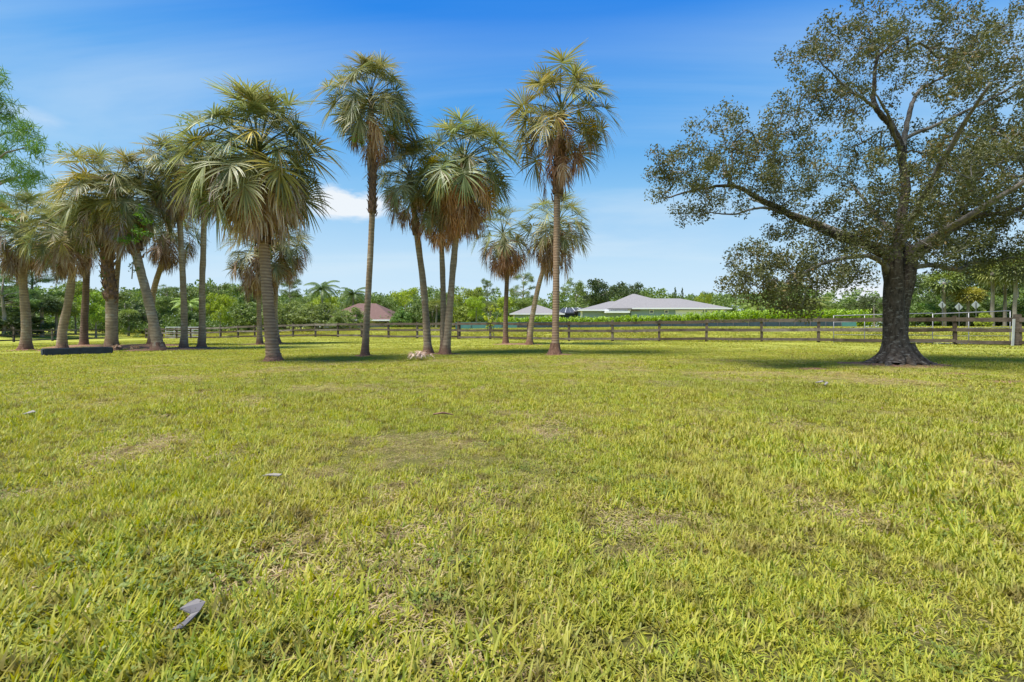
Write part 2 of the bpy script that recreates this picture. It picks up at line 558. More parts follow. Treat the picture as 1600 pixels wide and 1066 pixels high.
# ------------------------------------------------------------------ palms: frond meshes
def frond_mesh(name, pitch, seed, dead=False, nleaf=42, mat=None):
    """costapalmate fan: petiole along +X at the pitch, leaflets that droop under their weight"""
    rs = np.random.RandomState(seed)
    mb = MB()
    pet = 1.0 if not dead else 0.82
    pos = np.array([0., 0., 0.])
    ang = pitch
    pts = [pos.copy()]
    drop = (0.25 if pitch > R(50) else 0.55) if pitch > 0 else 0.3
    for k_ in range(5):
        d = np.array([math.cos(ang), 0, math.sin(ang)])
        pos = pos + d * pet / 5
        pts.append(pos.copy())
        ang -= drop / 5
    mb.tube(pts, [0.022, 0.018, 0.016, 0.014, 0.012, 0.010], 4, a=0.3, cap=False)
    # costa
    cl = 0.24
    cpts = [pos.copy()]; cang = [ang]
    for k_ in range(6):
        ang -= (0.95 if not dead else max(0.3, ang + R(88))) / (6 if not dead else 3)
        pos = pos + np.array([math.cos(ang), 0, math.sin(ang)]) * cl / 6
        cpts.append(pos.copy()); cang.append(ang)
    seg = 5
    side = np.array([0, 1., 0])
    fan = R(142) if not dead else R(80)
    droopk = ((0.3 if pitch > R(50) else 0.45 if pitch > R(20) else 0.85) if not dead else 2.2)
    for j in range(nleaf):
        if rs.rand() < .05: continue
        u = j / (nleaf - 1) * 2 - 1
        phi = u * fan
        f = (1 - abs(u)) ** 0.8 * 6
        i0 = min(5, int(f)); fr = f - i0
        o = cpts[i0] * (1 - fr) + cpts[i0 + 1] * fr
        a_ = cang[i0]
        c = np.array([math.cos(a_), 0, math.sin(a_)])
        n_ = np.cross(c, side)
        if n_[2] < 0: n_ = -n_
        d = c * math.cos(phi) + side * math.sin(phi) + n_ * (0.30 * abs(math.sin(phi)) + rs.uniform(-.1, .1))
        d = d / np.linalg.norm(d)
        ln = (0.76 - 0.20 * abs(u)) * rs.uniform(0.84, 1.1) * (0.92 if dead else 1)
        wmax = 2 * ln * 0.42 * math.sin(fan / nleaf) * (1.15 if not dead else 1.5)
        wmax = max(0.018, min(0.032, wmax)) * rs.uniform(.75, 1.1)
        tw = rs.uniform(-0.6, 0.6)
        rv = rs.uniform(0.05, 1) ** 0.8
        if rs.rand() < 0.05: rv = 0.03
        P = o.copy(); dd = d.copy()
        lim = droopk * rs.uniform(0.6, 1.5)
        broken = rs.rand() < 0.30
        V_ = []; A_ = []
        for s_ in range(seg + 1):
            tt = s_ / seg
            wd = wmax * (0.35 + 1.5 * tt if tt < 0.4 else (1.0 - (tt - 0.4) / 0.6) ** 0.8) * 0.5 + 0.002
            sdv = np.cross(dd, n_ * math.cos(tw) + side * math.sin(tw) * 0.6)
            nn = np.linalg.norm(sdv)
            sdv = sdv / nn if nn > 1e-4 else side
            V_ += [P + sdv * wd, P - sdv * wd]
            A_ += [rv, rv]
            if tt > 0.35:
                dd = dd + np.array([0, 0, -1.0]) * lim / seg * (2.6 if broken and tt > 0.5 else 1.0)
            else:
                dd = dd + np.array([0, 0, -1.0]) * lim * 0.25 / seg
            if dead: dd = dd + rs.uniform(-.18, .18, 3)
            dd = dd / np.linalg.norm(dd)
            P = P + dd * ln / seg
        mb.add(V_, [(2 * q, 2 * q + 1, 2 * q + 3, 2 * q + 2) for q in range(seg)], a=A_)
    return mb.mesh(name, mat)


GREEN = {}
for ci, pitch in enumerate((80, 62, 44, 26, 8, -12, -34)):
    GREEN[pitch] = [frond_mesh('frond', R(pitch), 100 + ci * 10 + q, mat=M_frond) for q in range(3)]
DEAD = {}
for ci, pitch in enumerate((-20, -42, -66)):
    DEAD[pitch] = [frond_mesh('dead_frond', R(pitch), 300 + ci * 10 + q, dead=True, nleaf=34, mat=M_dead) for q in range(3)]


def palm(label, base, top_pts, wpx, crown, rpx, ngreen, ndead, seed, D=None, mat=None, boots=None, tint=(1, 1, 1), yellow=0.15,
         ringed=False, mound=0.0, deadtint=(1, 1, 1), lean=(0, 0), topw=None, tall=1.0, flare=1.5, hang=1.0, low=()):
    """base=(px,py); top_pts = further pixels up the trunk; crown = centre pixel of the crown; all at depth D"""
    rs = random.Random(seed)
    if D is None: D = DB(base[1])
    b0 = on_ground(base[0], D)
    root = thing('palm_tree', label, 'palm', b0)
    S = D / F
    P = [Vector((0, 0, -0.06))]
    for q in top_pts:
        wv = W(q[0], q[1], D) - b0
        P.append(Vector((wv.x, 0, wv.z)))
    cc_ = W(crown[0], crown[1], D) - b0
    P.append(Vector((cc_.x, 0, cc_.z)))
    n = 110 if ringed else 30
    C = spline(P, n)
    C[:, 1] += np.linspace(0, 1, n) ** 2 * lean[1]
    r0 = wpx / 2 * S * .78
    rt = (topw or wpx * 0.8) / 2 * S * .76
    zr = C[:, 2]
    rad_ = []
    for i_, c_ in enumerate(C):
        t_ = max(0, c_[2]) / max(0.1, C[-1][2])
        r_ = r0 * (1 - t_) + rt * t_
        r_ *= 1 + (flare - 1) * math.exp(-max(0, c_[2]) / 0.14) + .28 * math.exp(-max(0, c_[2]) / .7)
        if ringed: r_ *= 1.0 + (0.045 if i_ % 2 else -0.03)
        rad_.append(r_ * rs.uniform(0.97, 1.03))
    mb = MB()
    hts = np.clip(zr / C[-1][2], 0, 1)
    phs = rs.uniform(0, 6)
    V0 = mb.n
    mb.tube(C, rad_, 14, cap=True, wob=lambda i_, k_: 1 + 0.04 * math.sin(k_ * 1.7 + i_ * 0.9 + phs) + 0.03 * math.sin(k_ * 2.9 - i_ * 1.7))
    tr = obj('trunk', mb.mesh('trunk', mat or (M_ring if ringed else M_palm), True), root)
    # root mass
    mb = MB()
    nr = 22
    prof = [(2.1, -0.05), (1.75, 0.02), (1.45, 0.08), (1.2, 0.16), (1.06, 0.27)]
    Vr = []
    for (rr_, zz) in prof:
        for k_ in range(nr):
            a_ = 2 * math.pi * k_ / nr
            q = r0 * rr_ * (1 + 0.10 * math.sin(a_ * 5 + seed) + 0.08 * math.sin(a_ * 11 + seed * 2)) * (flare / 1.5)
            ci_ = min(n - 1, int(np.argmin(abs(zr - zz))))
            Vr.append((C[ci_][0] + q * math.cos(a_), C[ci_][1] + q * math.sin(a_), zz * flare / 1.3))
    Qr = [(i_ * nr + k_, i_ * nr + (k_ + 1) % nr, (i_ + 1) * nr + (k_ + 1) % nr, (i_ + 1) * nr + k_) for i_ in range(4) for k_ in range(nr)]
    mb.add(Vr, Qr)
    obj('root_mass', mb.mesh('root_mass', M_root, True), root)
    # boots: old leaf bases round the upper trunk
    if boots:
        y0, y1, bw = boots
        z1 = (EYE + (511 - y0) * S) - b0.z; z0 = (EYE + (511 - y1) * S) - b0.z
        mb = MB()
        sel = [c_ for c_ in C if z0 - 0.05 <= c_[2] <= z1 + 0.25]
        rb = bw / 2 * S
        if len(sel) >= 2:
            mb.tube(sel, [rb * (0.86 + 0.12 * math.sin(i_ * 2.1)) for i_ in range(len(sel))], 12, a=0.5, cap=False,
                    wob=lambda i_, k_: 1 + 0.09 * math.sin(k_ * 2.3 + i_ * 2.7))
            nb = int((z1 - z0) / 0.035)
            for q in range(nb):
                z_ = z0 + (z1 - z0) * q / nb
                c_ = np.array([np.interp(z_, zr, C[:, 0]), np.interp(z_, zr, C[:, 1]), z_])
                a_ = q * 2.4
                od = Vector((math.cos(a_), math.sin(a_), 0))
                rot = Matrix.Rotation(a_, 3, 'Z') @ Matrix.Rotation(R(rs.uniform(18, 34)), 3, 'Y')
                mb.box(Vector(c_) + od * rb * 1.0, (0.03, rb * rs.uniform(0.25, 0.4), rs.uniform(0.12, 0.2)), rot, taper=0.6)
        o_ = obj('leaf_base', mb.mesh('leaf_base', M_boot, False), root, kind='stuff')
    # crown
    Rm = rpx * S
    sc = Rm / 1.52
    top = Vector(C[-1])
    dirn = (Vector(C[-1]) - Vector(C[-3])).normalized()
    ga = 2.399963
    ngreen = int(ngreen * 1.3)
    for q in range(ngreen):
        u = (q + 0.5) / ngreen
        pitch_want = 80 - 104 * u ** 0.9 + rs.uniform(-9, 9)
        pk = min(GREEN, key=lambda a_: abs(a_ - pitch_want))
        me = rs.choice(GREEN[pk])
        o_ = obj('frond', me, root)
        o_.location = top + dirn * (0.20 - 0.62 * u) * sc * tall + Vector((rs.uniform(-.05, .05), rs.uniform(-.05, .05), 0))
        s_ = sc * rs.uniform(0.70, 1.16)
        if u < 0.2: s_ = sc * rs.uniform(.68, .88)
        o_.rotation_euler = Euler((R(rs.uniform(-16, 16)), R(-(pitch_want - pk)) + R(rs.uniform(-5, 5)), q * ga + rs.uniform(-.3, .3)))
        o_.scale = (s_, s_ * rs.uniform(0.85, 1.1), s_ * tall)
        tn = Vector(tint)
        if u > .25 and rs.random() < yellow * u * 1.7:
            tn = Vector((tn.x * 1.75, tn.y * 1.28, tn.z * 0.55)) * rs.uniform(0.8, 1.1)
        else:
            k_ = rs.uniform(0.78, 1.3)
            tn = Vector((tn.x * k_ * rs.uniform(0.92, 1.15), tn.y * k_, tn.z * k_))
        o_.color = (*tn, 1)
    ndead = int(ndead * 1.35)
    for q in range(ndead):
        u = (q + 0.5) / max(1, ndead)
        pitch_want = -8 - 52 * u + rs.uniform(-10, 6)
        pk = min(DEAD, key=lambda a_: abs(a_ - pitch_want))
        o_ = obj('dead_frond', rs.choice(DEAD[pk]), root)
        o_.location = top - dirn * (0.25 + 0.55 * u * hang) * sc
        s_ = sc * rs.uniform(0.8, 1.12)
        o_.rotation_euler = Euler((R(rs.uniform(-14, 14)), R(-(pitch_want - pk)), q * ga * 1.07 + rs.uniform(-.4, .4)))
        o_.scale = (s_, s_ * rs.uniform(0.6, 1.0), s_ * rs.uniform(0.85, 1.1))
        k_ = rs.uniform(0.6, 1.25)
        o_.color = (deadtint[0] * k_, deadtint[1] * k_ * rs.uniform(.93, 1.05), deadtint[2] * k_ * rs.uniform(.9, 1.15), 1)
    for (az, dz, k_) in low:      # single dead fronds hanging from the leaf bases
        o_ = obj('dead_frond', DEAD[-42][int(az) % 3], root)
        o_.location = top - Vector((0, 0, dz * sc))
        o_.rotation_euler = (0, R(12), R(az))
        o_.scale = (sc * k_,) * 3
        o_.color = (deadtint[0] * 1.05, deadtint[1] * .95, deadtint[2] * .9, 1)
    return root


OR = (1.25, 0.95, 0.72)
GY = (1.05, 1.05, 1.05)
palm('short dark-crowned palm furthest left, trunk bowed beside the frame edge', (40, 545), [(41, 505), (36, 440), (36, 395)], 15, (38, 352), 62, 34, 20, 1,
     D=20, tint=(.75, .85, .8), deadtint=(.8, .75, .7), hang=.8)
palm('palm with an S-curved grey trunk rising behind the long dark timber box', (97, 545), [(98, 515), (108, 465), (112, 420)], 14, (104, 362), 56, 30, 24, 2,
     D=18.8, tint=(.9, .95, .9), deadtint=(1, .95, .9))
palm('palm with a straight rough dark reddish trunk in its own ring of soil', (131, 533), [(132, 500), (135, 430)], 12, (134, 322), 62, 32, 18, 3, D=23,
     mat=M_palmb, yellow=.55, tint=(1.1, 1.05, .8), deadtint=OR)
palm('thick palm just right of the timber box with old leaf bases up its dark trunk', (174, 541), [(174, 500), (172, 450), (168, 400)], 18, (180, 296), 76, 42, 14, 4,
     D=18.5, boots=(385, 470, 19), yellow=.25, tint=(1.05, 1.05, .9))
palm('slim palm standing right behind the thick palm beside the timber box', (180, 532), [(180, 500), (184, 420)], 9, (196, 318), 52, 26, 10, 5, D=24)
palm('palm leaning left, its pale lichened trunk wide at the foot, vine in its crown', (248, 546), [(243, 520), (232, 470), (215, 405)], 17, (196, 318), 60, 32, 14, 6,
     D=18.2, flare=1.7, boots=(375, 400, 20))
palm('palm bending right behind the leaning lichened palm, with a low dark dead skirt', (237, 533), [(237, 500), (240, 455), (258, 395)], 11, (266, 352), 50, 18, 24, 7,
     D=23.5, tint=(.8, .85, .8), deadtint=(.8, .7, .62))
palm('slender straight palm left of a matching pair on a strip of red soil', (287, 540), [(288, 505), (286, 440), (282, 365)], 11.5, (275, 268), 60, 36, 26, 8,
     D=19.6, yellow=.2, deadtint=(1.15, 1.05, 1))
palm('slender straight palm, right one of the pair on the strip of red soil', (315, 538), [(316, 505), (316, 440), (318, 380)], 11.5, (320, 262), 58, 36, 28, 9,
     D=20.2, tint=(.95, 1, .95), deadtint=(1.2, 1.15, 1.15))
palm('largest full-headed palm with a ringed trunk and dark sleeve under a heavy skirt', (429, 566), [(424, 530), (418, 460), (413, 390)], 21, (404, 240), 110, 66, 44, 10,
     D=12.6, ringed=True, boots=(325, 381, 27), tint=(1, 1.05, .95), deadtint=(1.25, 1.25, 1.3), yellow=.12, flare=1.45, hang=.3, topw=19)
palm('lower palm behind the largest palm, left one of a half-hidden pair', (406, 530), [(405, 500), (404, 450)], 9, (400, 385), 58, 22, 24, 11, D=25,
     tint=(.9, .9, .75), deadtint=(.95, .85, .75))
palm('lower palm behind the largest palm, right one, showing beyond its trunk', (434, 529), [(430, 500), (432, 440), (438, 410)], 9.5, (442, 372), 54, 22, 22, 12, D=26,
     tint=(.95, .95, .75), deadtint=(.95, .8, .68))
palm('tall solitary palm with a bleached thin trunk and long brown collar of leaf bases', (570, 555), [(573, 500), (577, 430), (580, 370), (582, 300)], 12, (580, 156), 76, 46, 8, 13,
     D=15.2, boots=(222, 335, 14), mat=M_palm, flare=1.5, yellow=.1, topw=11, hang=.9, deadtint=(1.1, .95, .85), tint=(1.05, 1.05, .95),
     low=((5, 1.3, .62), (-25, 1.15, .6), (28, 1.5, .5), (170, .45, .8), (195, .6, .75), (10, .5, .8), (-60, .5, .7), (160, 1.45, .4)))
palm('palm with a brown-grey trunk leaning left just behind the twin-trunked pair', (669, 550), [(667, 520), (662, 450), (652, 370)], 14, (640, 276), 62, 36, 14, 14, D=16.6,
     boots=(345, 365, 15), deadtint=(1.05, .9, .8))
palm('front palm of the twin pair, its trunk leaning right under a full orange-brown skirt', (696, 552), [(700, 515), (707, 430), (713, 365)], 14, (724, 256), 84, 50, 40, 15, D=15.9,
     deadtint=OR, tint=(1.0, 1.1, .9), flare=1.5, yellow=.12)
palm('rear palm of the twin pair, its trunk rising straight from the shared foot', (693, 550), [(693, 500), (692, 440), (690, 385)], 12, (688, 312), 60, 26, 18, 16, D=16.3,
     deadtint=OR)
palm('short palm by the fence with a dark upright trunk and brown hanging fronds', (790, 533), [(790, 500), (792, 440), (794, 405)], 9.5, (786, 366), 52, 24, 30, 17, D=25,
     tint=(.85, .9, .75), deadtint=(.95, .7, .52), mat=M_palmb)
palm('short palm by the fence whose trunk bends right behind the tall bare-trunked palm', (827, 533), [(831, 500), (842, 445), (858, 395)], 10.5, (872, 350), 58, 30, 26, 18, D=24.5,
     tint=(.95, .95, .8), deadtint=(.95, .8, .68))
palm('tall palm with a pale ringed trunk and a ragged open crown of yellowing fronds', (867, 554), [(868, 520), (869, 440), (870, 360), (871, 300)], 13.5, (877, 176), 84, 38, 13, 19,
     D=15.4, boots=(225, 312, 18), mat=M_ring, flare=1.9, yellow=.3, deadtint=(1.05, .85, .75), hang=1.3, topw=13, tint=(1.1, 1.05, .85),
     low=((8, .55, .9), (-15, .8, .85), (190, .6, .8), (172, .85, .85), (-80, .9, .6), (-100, 1.15, .6), (-60, 1.2, .5), (15, 1.0, .7), (200, 1.05, .7)))


# ------------------------------------------------------------------ leaves and branching trees
def leaf_cloud(cent, spread, per, size, seed, aspect=0.42, flat=0.0, fold=0.25, upb=0.3):
    rs = np.random.RandomState(seed)
    n = len(cent) * per
    c = np.repeat(cent, per, 0)
    d = rs.normal(size=(n, 3)); d /= np.linalg.norm(d, axis=1)[:, None]
    r = rs.rand(n) ** 0.5
    sp = np.repeat(np.broadcast_to(spread, (len(cent),)), per)
    off = d * (r * sp)[:, None]
    off[:, 2] *= (1 - flat)
    c = c + off
    ax = rs.normal(size=(n, 3)); ax /= np.linalg.norm(ax, axis=1)[:, None]
    nn = rs.normal(size=(n, 3)); nn[:, 2] += upb * 2
    sdv = np.cross(ax, nn); sdv /= np.linalg.norm(sdv, axis=1)[:, None] + 1e-9
    up = np.cross(sdv, ax)
    s = size * rs.uniform(0.65, 1.3, n)[:, None]
    V = np.stack([c - ax * s * .5, c + sdv * s * aspect * .5 + up * s * fold * .3, c + ax * s * .5, c - sdv * s * aspect * .5 + up * s * fold * .3], 1).reshape(-1, 3)
    q = np.arange(n)[:, None] * 4 + np.array([0, 1, 2, 3])
    base = np.repeat(rs.rand(len(cent)), per) * 0.45 + rs.rand(n) * 0.55
    return V, q, np.repeat(base, 4)


def grow(skel, targets, seed=0, kink=0.12):
    """joins the targets one by one to the nearest point of the growing tree; returns nodes, parents"""
    rs = np.random.RandomState(seed)
    nodes = [np.array(s) for s in skel]
    par = [-1] * len(nodes)
    T = np.asarray(targets, float)
    S = np.array(nodes)
    d = np.linalg.norm(T[:, None, :] - S[None], axis=2)
    best = d.argmin(1); bd = d.min(1)
    left = np.ones(len(T), bool)
    for _ in range(len(T)):
        i_ = int(np.where(left, bd, 1e9).argmin())
        left[i_] = False
        p0 = nodes[best[i_]]; p1 = T[i_]; pi = best[i_]
        ln = np.linalg.norm(p1 - p0)
        m = max(1, int(ln / 0.45))
        new = []
        for s_ in range(1, m + 1):
            f = s_ / m
            q = p0 + (p1 - p0) * f
            if s_ < m:
                q = q + rs.normal(size=3) * kink * ln / m + np.array([0, 0, 0.06 * ln * math.sin(f * math.pi)])
            nodes.append(q); par.append(pi); pi = len(nodes) - 1
            new.append(pi)
        for ni in new:
            dd = np.linalg.norm(T - nodes[ni], axis=1)
            m_ = dd < bd
            bd = np.where(m_, dd, bd); best = np.where(m_, ni, best)
    return np.array(nodes), par


def tubes_from(nodes, par, nskel, tip=0.007, ex=2.2, maxr=0.2, sides=5, a=0.7):
    n = len(nodes)
    acc = np.zeros(n)
    child = np.zeros(n, int)
    for i_ in range(n):
        if par[i_] >= 0: child[par[i_]] += 1
    rr = np.zeros(n)
    for i_ in range(n - 1, nskel - 1, -1):
        r_ = max(tip, acc[i_] ** (1 / ex))
        rr[i_] = min(maxr, r_)
        acc[par[i_]] += r_ ** ex
    mb = MB()
    for i_ in range(nskel, n):
        p0, p1 = nodes[par[i_]], nodes[i_]
        if np.linalg.norm(p1 - p0) < 1e-4: continue
        r0_ = rr[i_] * 1.15 if par[i_] < nskel else min(rr[par[i_]], rr[i_] * 1.6)
        mb.tube([p0, p1], [r0_, rr[i_]], sides if rr[i_] > 0.015 else 3, a=a, cap=False)
    return mb


# ------------------------------------------------------------------ the oak
OD = 11.4
ob = on_ground(1403, OD)
oak = thing('oak_tree', 'big spreading oak with a dark double trunk and flared roots, at right', 'tree', ob)


def WO(px, py, dd=0.0):
    """pixel on the plane of the tree, moved dd metres in depth, relative to the tree's foot"""
    v = W(px, py, OD)
    return np.array([v.x - ob.x, dd, v.z - ob.z])


limbs = {  # name: (points (px,py,depth), radii in px)
    'left_stem': ([(1397, 566, -.05), (1398, 530, -.03), (1396, 480, 0), (1396, 440, .0), (1394, 410, 0), (1398, 385, 0)], [26, 20, 17.5, 16, 17, 12]),
    'right_stem': ([(1410, 566, .12), (1408, 530, .1), (1410, 480, .06), (1415, 440, .0), (1420, 412, 0), (1424, 385, .1)], [25, 16, 14.5, 14.5, 14, 11]),
    'a': ([(1394, 432, 0), (1376, 413, -.1), (1345, 403, -.3), (1300, 408, -.5), (1250, 424, -.8), (1210, 446, -1.0)], [8, 6.5, 5.5, 4.5, 3.4, 2]),
    'b': ([(1396, 405, 0), (1350, 381, .1), (1290, 356, .2), (1240, 330, .3), (1200, 305, .4), (1160, 282, .5), (1105, 285, .6), (1055, 300, .6)], [11, 10.5, 9, 8, 6.5, 4.5, 3, 1.6]),
    'b2': ([(1240, 330, .3), (1190, 325, .1), (1140, 338, -.1), (1100, 335, -.2)], [4, 3, 2.2, 1.2]),
    'c': ([(1398, 400, 0), (1412, 340, .1), (1424, 285, .2), (1416, 230, .2), (1396, 194, .1), (1368, 169, 0), (1366, 138, 0), (1371, 95, 0), (1394, 70, 0), (1425, 50, .1)], [13, 11, 10, 8.5, 7.5, 6, 4.5, 3.6, 2.6, 1.5]),
    'c2': ([(1368, 169, 0), (1335, 161, -.2), (1300, 134, -.3), (1260, 110, -.5)], [4, 3.2, 2.4, 1.4]),
    'c3': ([(1416, 230, .2), (1370, 240, -.6), (1320, 215, -1.2), (1280, 190, -1.6)], [4, 3.5, 2.6, 1.4]),
    'd': ([(1422, 412, 0), (1445, 388, 0), (1470, 368, .1), (1515, 343, .2), (1550, 331, .3), (1600, 325, .3), (1660, 300, .4)], [11, 10.5, 9.5, 8, 6.5, 5, 3]),
    'd2': ([(1472, 366, .1), (1524, 322, .4), (1583, 298, .8), (1650, 260, 1.2), (1700, 240, 1.5)], [7, 6.5, 5.5, 4, 2.4]),
    'e': ([(1424, 418, .1), (1480, 412, .3), (1530, 415, .5), (1562, 403, .7), (1600, 400, .9), (1660, 390, 1.1)], [7, 6, 5.8, 5, 4, 2.4]),
    'f': ([(1424, 285, .2), (1440, 205, .5), (1469, 146, .8), (1489, 118, 1.0), (1515, 95, 1.1), (1570, 66, 1.2)], [8, 6.5, 5.5, 4.5, 3.6, 2]),
    'f2': ([(1440, 205, .5), (1500, 180, .2), (1560, 150, 0), (1620, 110, -.2)], [5, 4, 3, 1.8]),
    'g': ([(1400, 392, 0), (1385, 340, -.9), (1365, 280, -2.0), (1350, 230, -3.0)], [9, 7, 5, 2.5]),
    'h': ([(1424, 392, 0), (1450, 340, 1.1), (1470, 280, 2.3), (1480, 220, 3.3)], [9, 7, 5, 2.5]),
    'k': ([(1424, 392, 0), (1465, 345, -1.0), (1510, 290, -2.1), (1560, 240, -3.0)], [8, 6.5, 4.5, 2.4]),
    'l': ([(1398, 395, 0), (1360, 345, 1.1), (1310, 290, 2.3), (1270, 250, 3.2)], [8, 6.5, 4.5, 2.4]),
}
S_o = OD / F
skel = []
mbT = MB(); 
for nm, (P_, r_) in limbs.items():
    P3 = np.array([WO(*q) for q in P_])
    n_ = 8 * len(P3)
    C_ = spline(P3, n_)
    rr_ = np.interp(np.linspace(0, 1, n_), np.linspace(0, 1, len(r_)), r_) * S_o * (0.75 if 'stem' in nm else 0.62)
    main = nm in ('left_stem', 'right_stem')
    if main:
        for i_ in range(n_):
            rr_[i_] *= 1 + 0.9 * math.exp(-max(0, C_[i_][2] + .02) / 0.16)
    else:
        jit = np.cumsum(RS.normal(size=(n_, 3)) * 0.008, 0)
        jit -= np.linspace(0, 1, n_)[:, None] * jit[-1] * 0.5
        C_ = C_ + jit
    ph = random.uniform(0, 6)
    mb = MB()
    if main:
        mb.tube(C_, rr_, 26, a=0.5, cap=True, wob=lambda i_, k_: 1 + 0.05 * math.sin(k_ * 1.2 + ph) + 0.05 * math.sin(k_ * 2.9 + i_ * .25 + ph)
                + 0.28 * math.exp(-max(0, C_[i_][2]) / 0.2) * math.sin(k_ * 5 * 2 * math.pi / 26 + ph))
        obj('trunk', mb.mesh('trunk', M_oak, True), oak)
    else:
        mb.tube(C_, rr_, 9, a=0.5, cap=True, wob=lambda i_, k_: 1 + 0.08 * math.sin(k_ * 2.1 + i_ * .6 + ph))
        obj('limb', mb.mesh('limb', M_oak if rr_[0] > 0.1 else M_branch, True), oak)
        skel += [c_ for i_, c_ in enumerate(C_) if i_ > n_ * 0.25]
# flared roots
mb = MB()
for q in range(15):
    a_ = q * 2 * math.pi / 15 + random.uniform(-.15, .15)
    ln = random.uniform(0.65, 1.2)
    P_ = []
    rr_ = []
    x0 = (0.17 if abs(math.cos(a_)) > .3 else 0.1)
    for s_ in range(9):
        t_ = s_ / 8
        rad__ = x0 + ln * t_ ** 1.15
        P_.append((0.03 + rad__ * math.cos(a_ + .25 * t_ * math.sin(q)), rad__ * math.sin(a_ + .2 * t_) * 0.9, 0.50 * (1 - t_) ** 2.6 - 0.03 - 0.03 * t_))
        rr_.append((0.14 * (1 - t_) ** 0.8 + 0.015) * (1.0 if q % 2 else .75))
    mb.tube(P_, rr_, 9, a=0.5, cap=True)
obj('root_flare', mb.mesh('root_flare', M_oak, True), oak, kind='stuff')

lobes = [(1045, 262, 36, 0), (1035, 290, 26, .1), (1120, 235, 66, 0), (1125, 452, 30, -1.0), (1175, 470, 32, -1.0), (1240, 440, 36, -.9), (1150, 410, 34, -.8), (1290, 430, 30, -.8), (1210, 480, 24, -1.0), (1070, 275, 46, 0), (1090, 320, 34, .3), (1165, 215, 58, .3), (1155, 290, 58, -.2), (1210, 200, 50, -.5), (1215, 265, 66, -.6),
         (1255, 90, 46, -.2), (1300, 110, 60, -.3), (1350, 50, 60, 0), (1405, 40, 62, .2), (1470, 50, 66, .4), (1535, 50, 70, .5), (1600, 60, 80, .3), (1680, 110, 90, .3),
         (1560, 130, 75, -.4), (1630, 190, 95, -.2), (1560, 220, 85, .3), (1480, 190, 60, 1.5), (1500, 260, 80, -.6), (1420, 280, 62, -1.2), (1450, 330, 68, .4), (1380, 320, 60, -1.6),
         (1325, 300, 58, -.8), (1300, 350, 52, -.3), (1250, 340, 48, 0), (1240, 385, 50, -.6), (1190, 425, 44, -.9), (1150, 440, 36, -1.0), (1290, 395, 48, -.4), (1210, 455, 34, -1.0),
         (1350, 375, 44, -.5), (1470, 385, 44, .3), (1540, 365, 52, .6), (1600, 350, 60, .8), (1660, 330, 70, .7), (1580, 395, 40, .9), (1650, 400, 50, 1),
         (1350, 235, 46, 2.0), (1290, 240, 42, 1.8), (1400, 120, 50, 1.0), (1330, 215, 30, -2.6), (1700, 230, 100, .3), (1520, 290, 90, .8), (1470, 130, 50, -.8), (1590, 290, 80, -.8), (1420, 200, 46, 1.8), (1500, 340, 60, 1.2), (1380, 350, 46, .6), (1290, 180, 34, -.3), (1260, 160, 26, -.3), (1385, 395, 36, -1.5)]
T_ = []
for (px, py, r_, dd) in lobes:
    c_ = WO(px, py, dd); rw = r_ * S_o
    n_ = int((r_ / 10.0) ** 2 * 0.85) + 6
    for q in range(n_):
        d = RS.normal(size=3); d /= np.linalg.norm(d)
        f_ = RS.rand() ** 0.45
        T_.append(c_ + d * rw * f_ * np.array([1, 1.45, 0.9]))
T_ = np.array(T_)
T_ = T_[T_[:, 2] > 1.05]
nodes, par = grow(skel, T_, 3)
mbB = tubes_from(nodes, par, len(skel), tip=0.005, ex=2.25, maxr=0.07)
obj('twigs', mbB.mesh('twigs', M_branch, False), oak, kind='stuff')
tips = nodes[len(skel):]
haskid = np.zeros(len(nodes), bool); haskid[[p_ for p_ in par if p_ >= 0]] = True
tipn = nodes[len(skel):][~haskid[len(skel):]]; midn = nodes[len(skel):][haskid[len(skel):]]
print('tips', len(tipn), 'mid', len(midn))
V, q, a_ = leaf_cloud(tipn, 0.25, 112, 0.074, 5, aspect=0.46)
V2, q2, a2 = leaf_cloud(midn, 0.20, 47, 0.070, 6, aspect=0.46)
q = np.concatenate([q, q2 + len(V)]); V = np.concatenate([V, V2]); a_ = np.concatenate([a_, a2])
obj('foliage', mesh_np('foliage', V, q, attrs={'rnd': a_}, mat=M_oakleaf), oak, kind='stuff')
print('oak leaves', len(q), 'nodes', len(nodes))


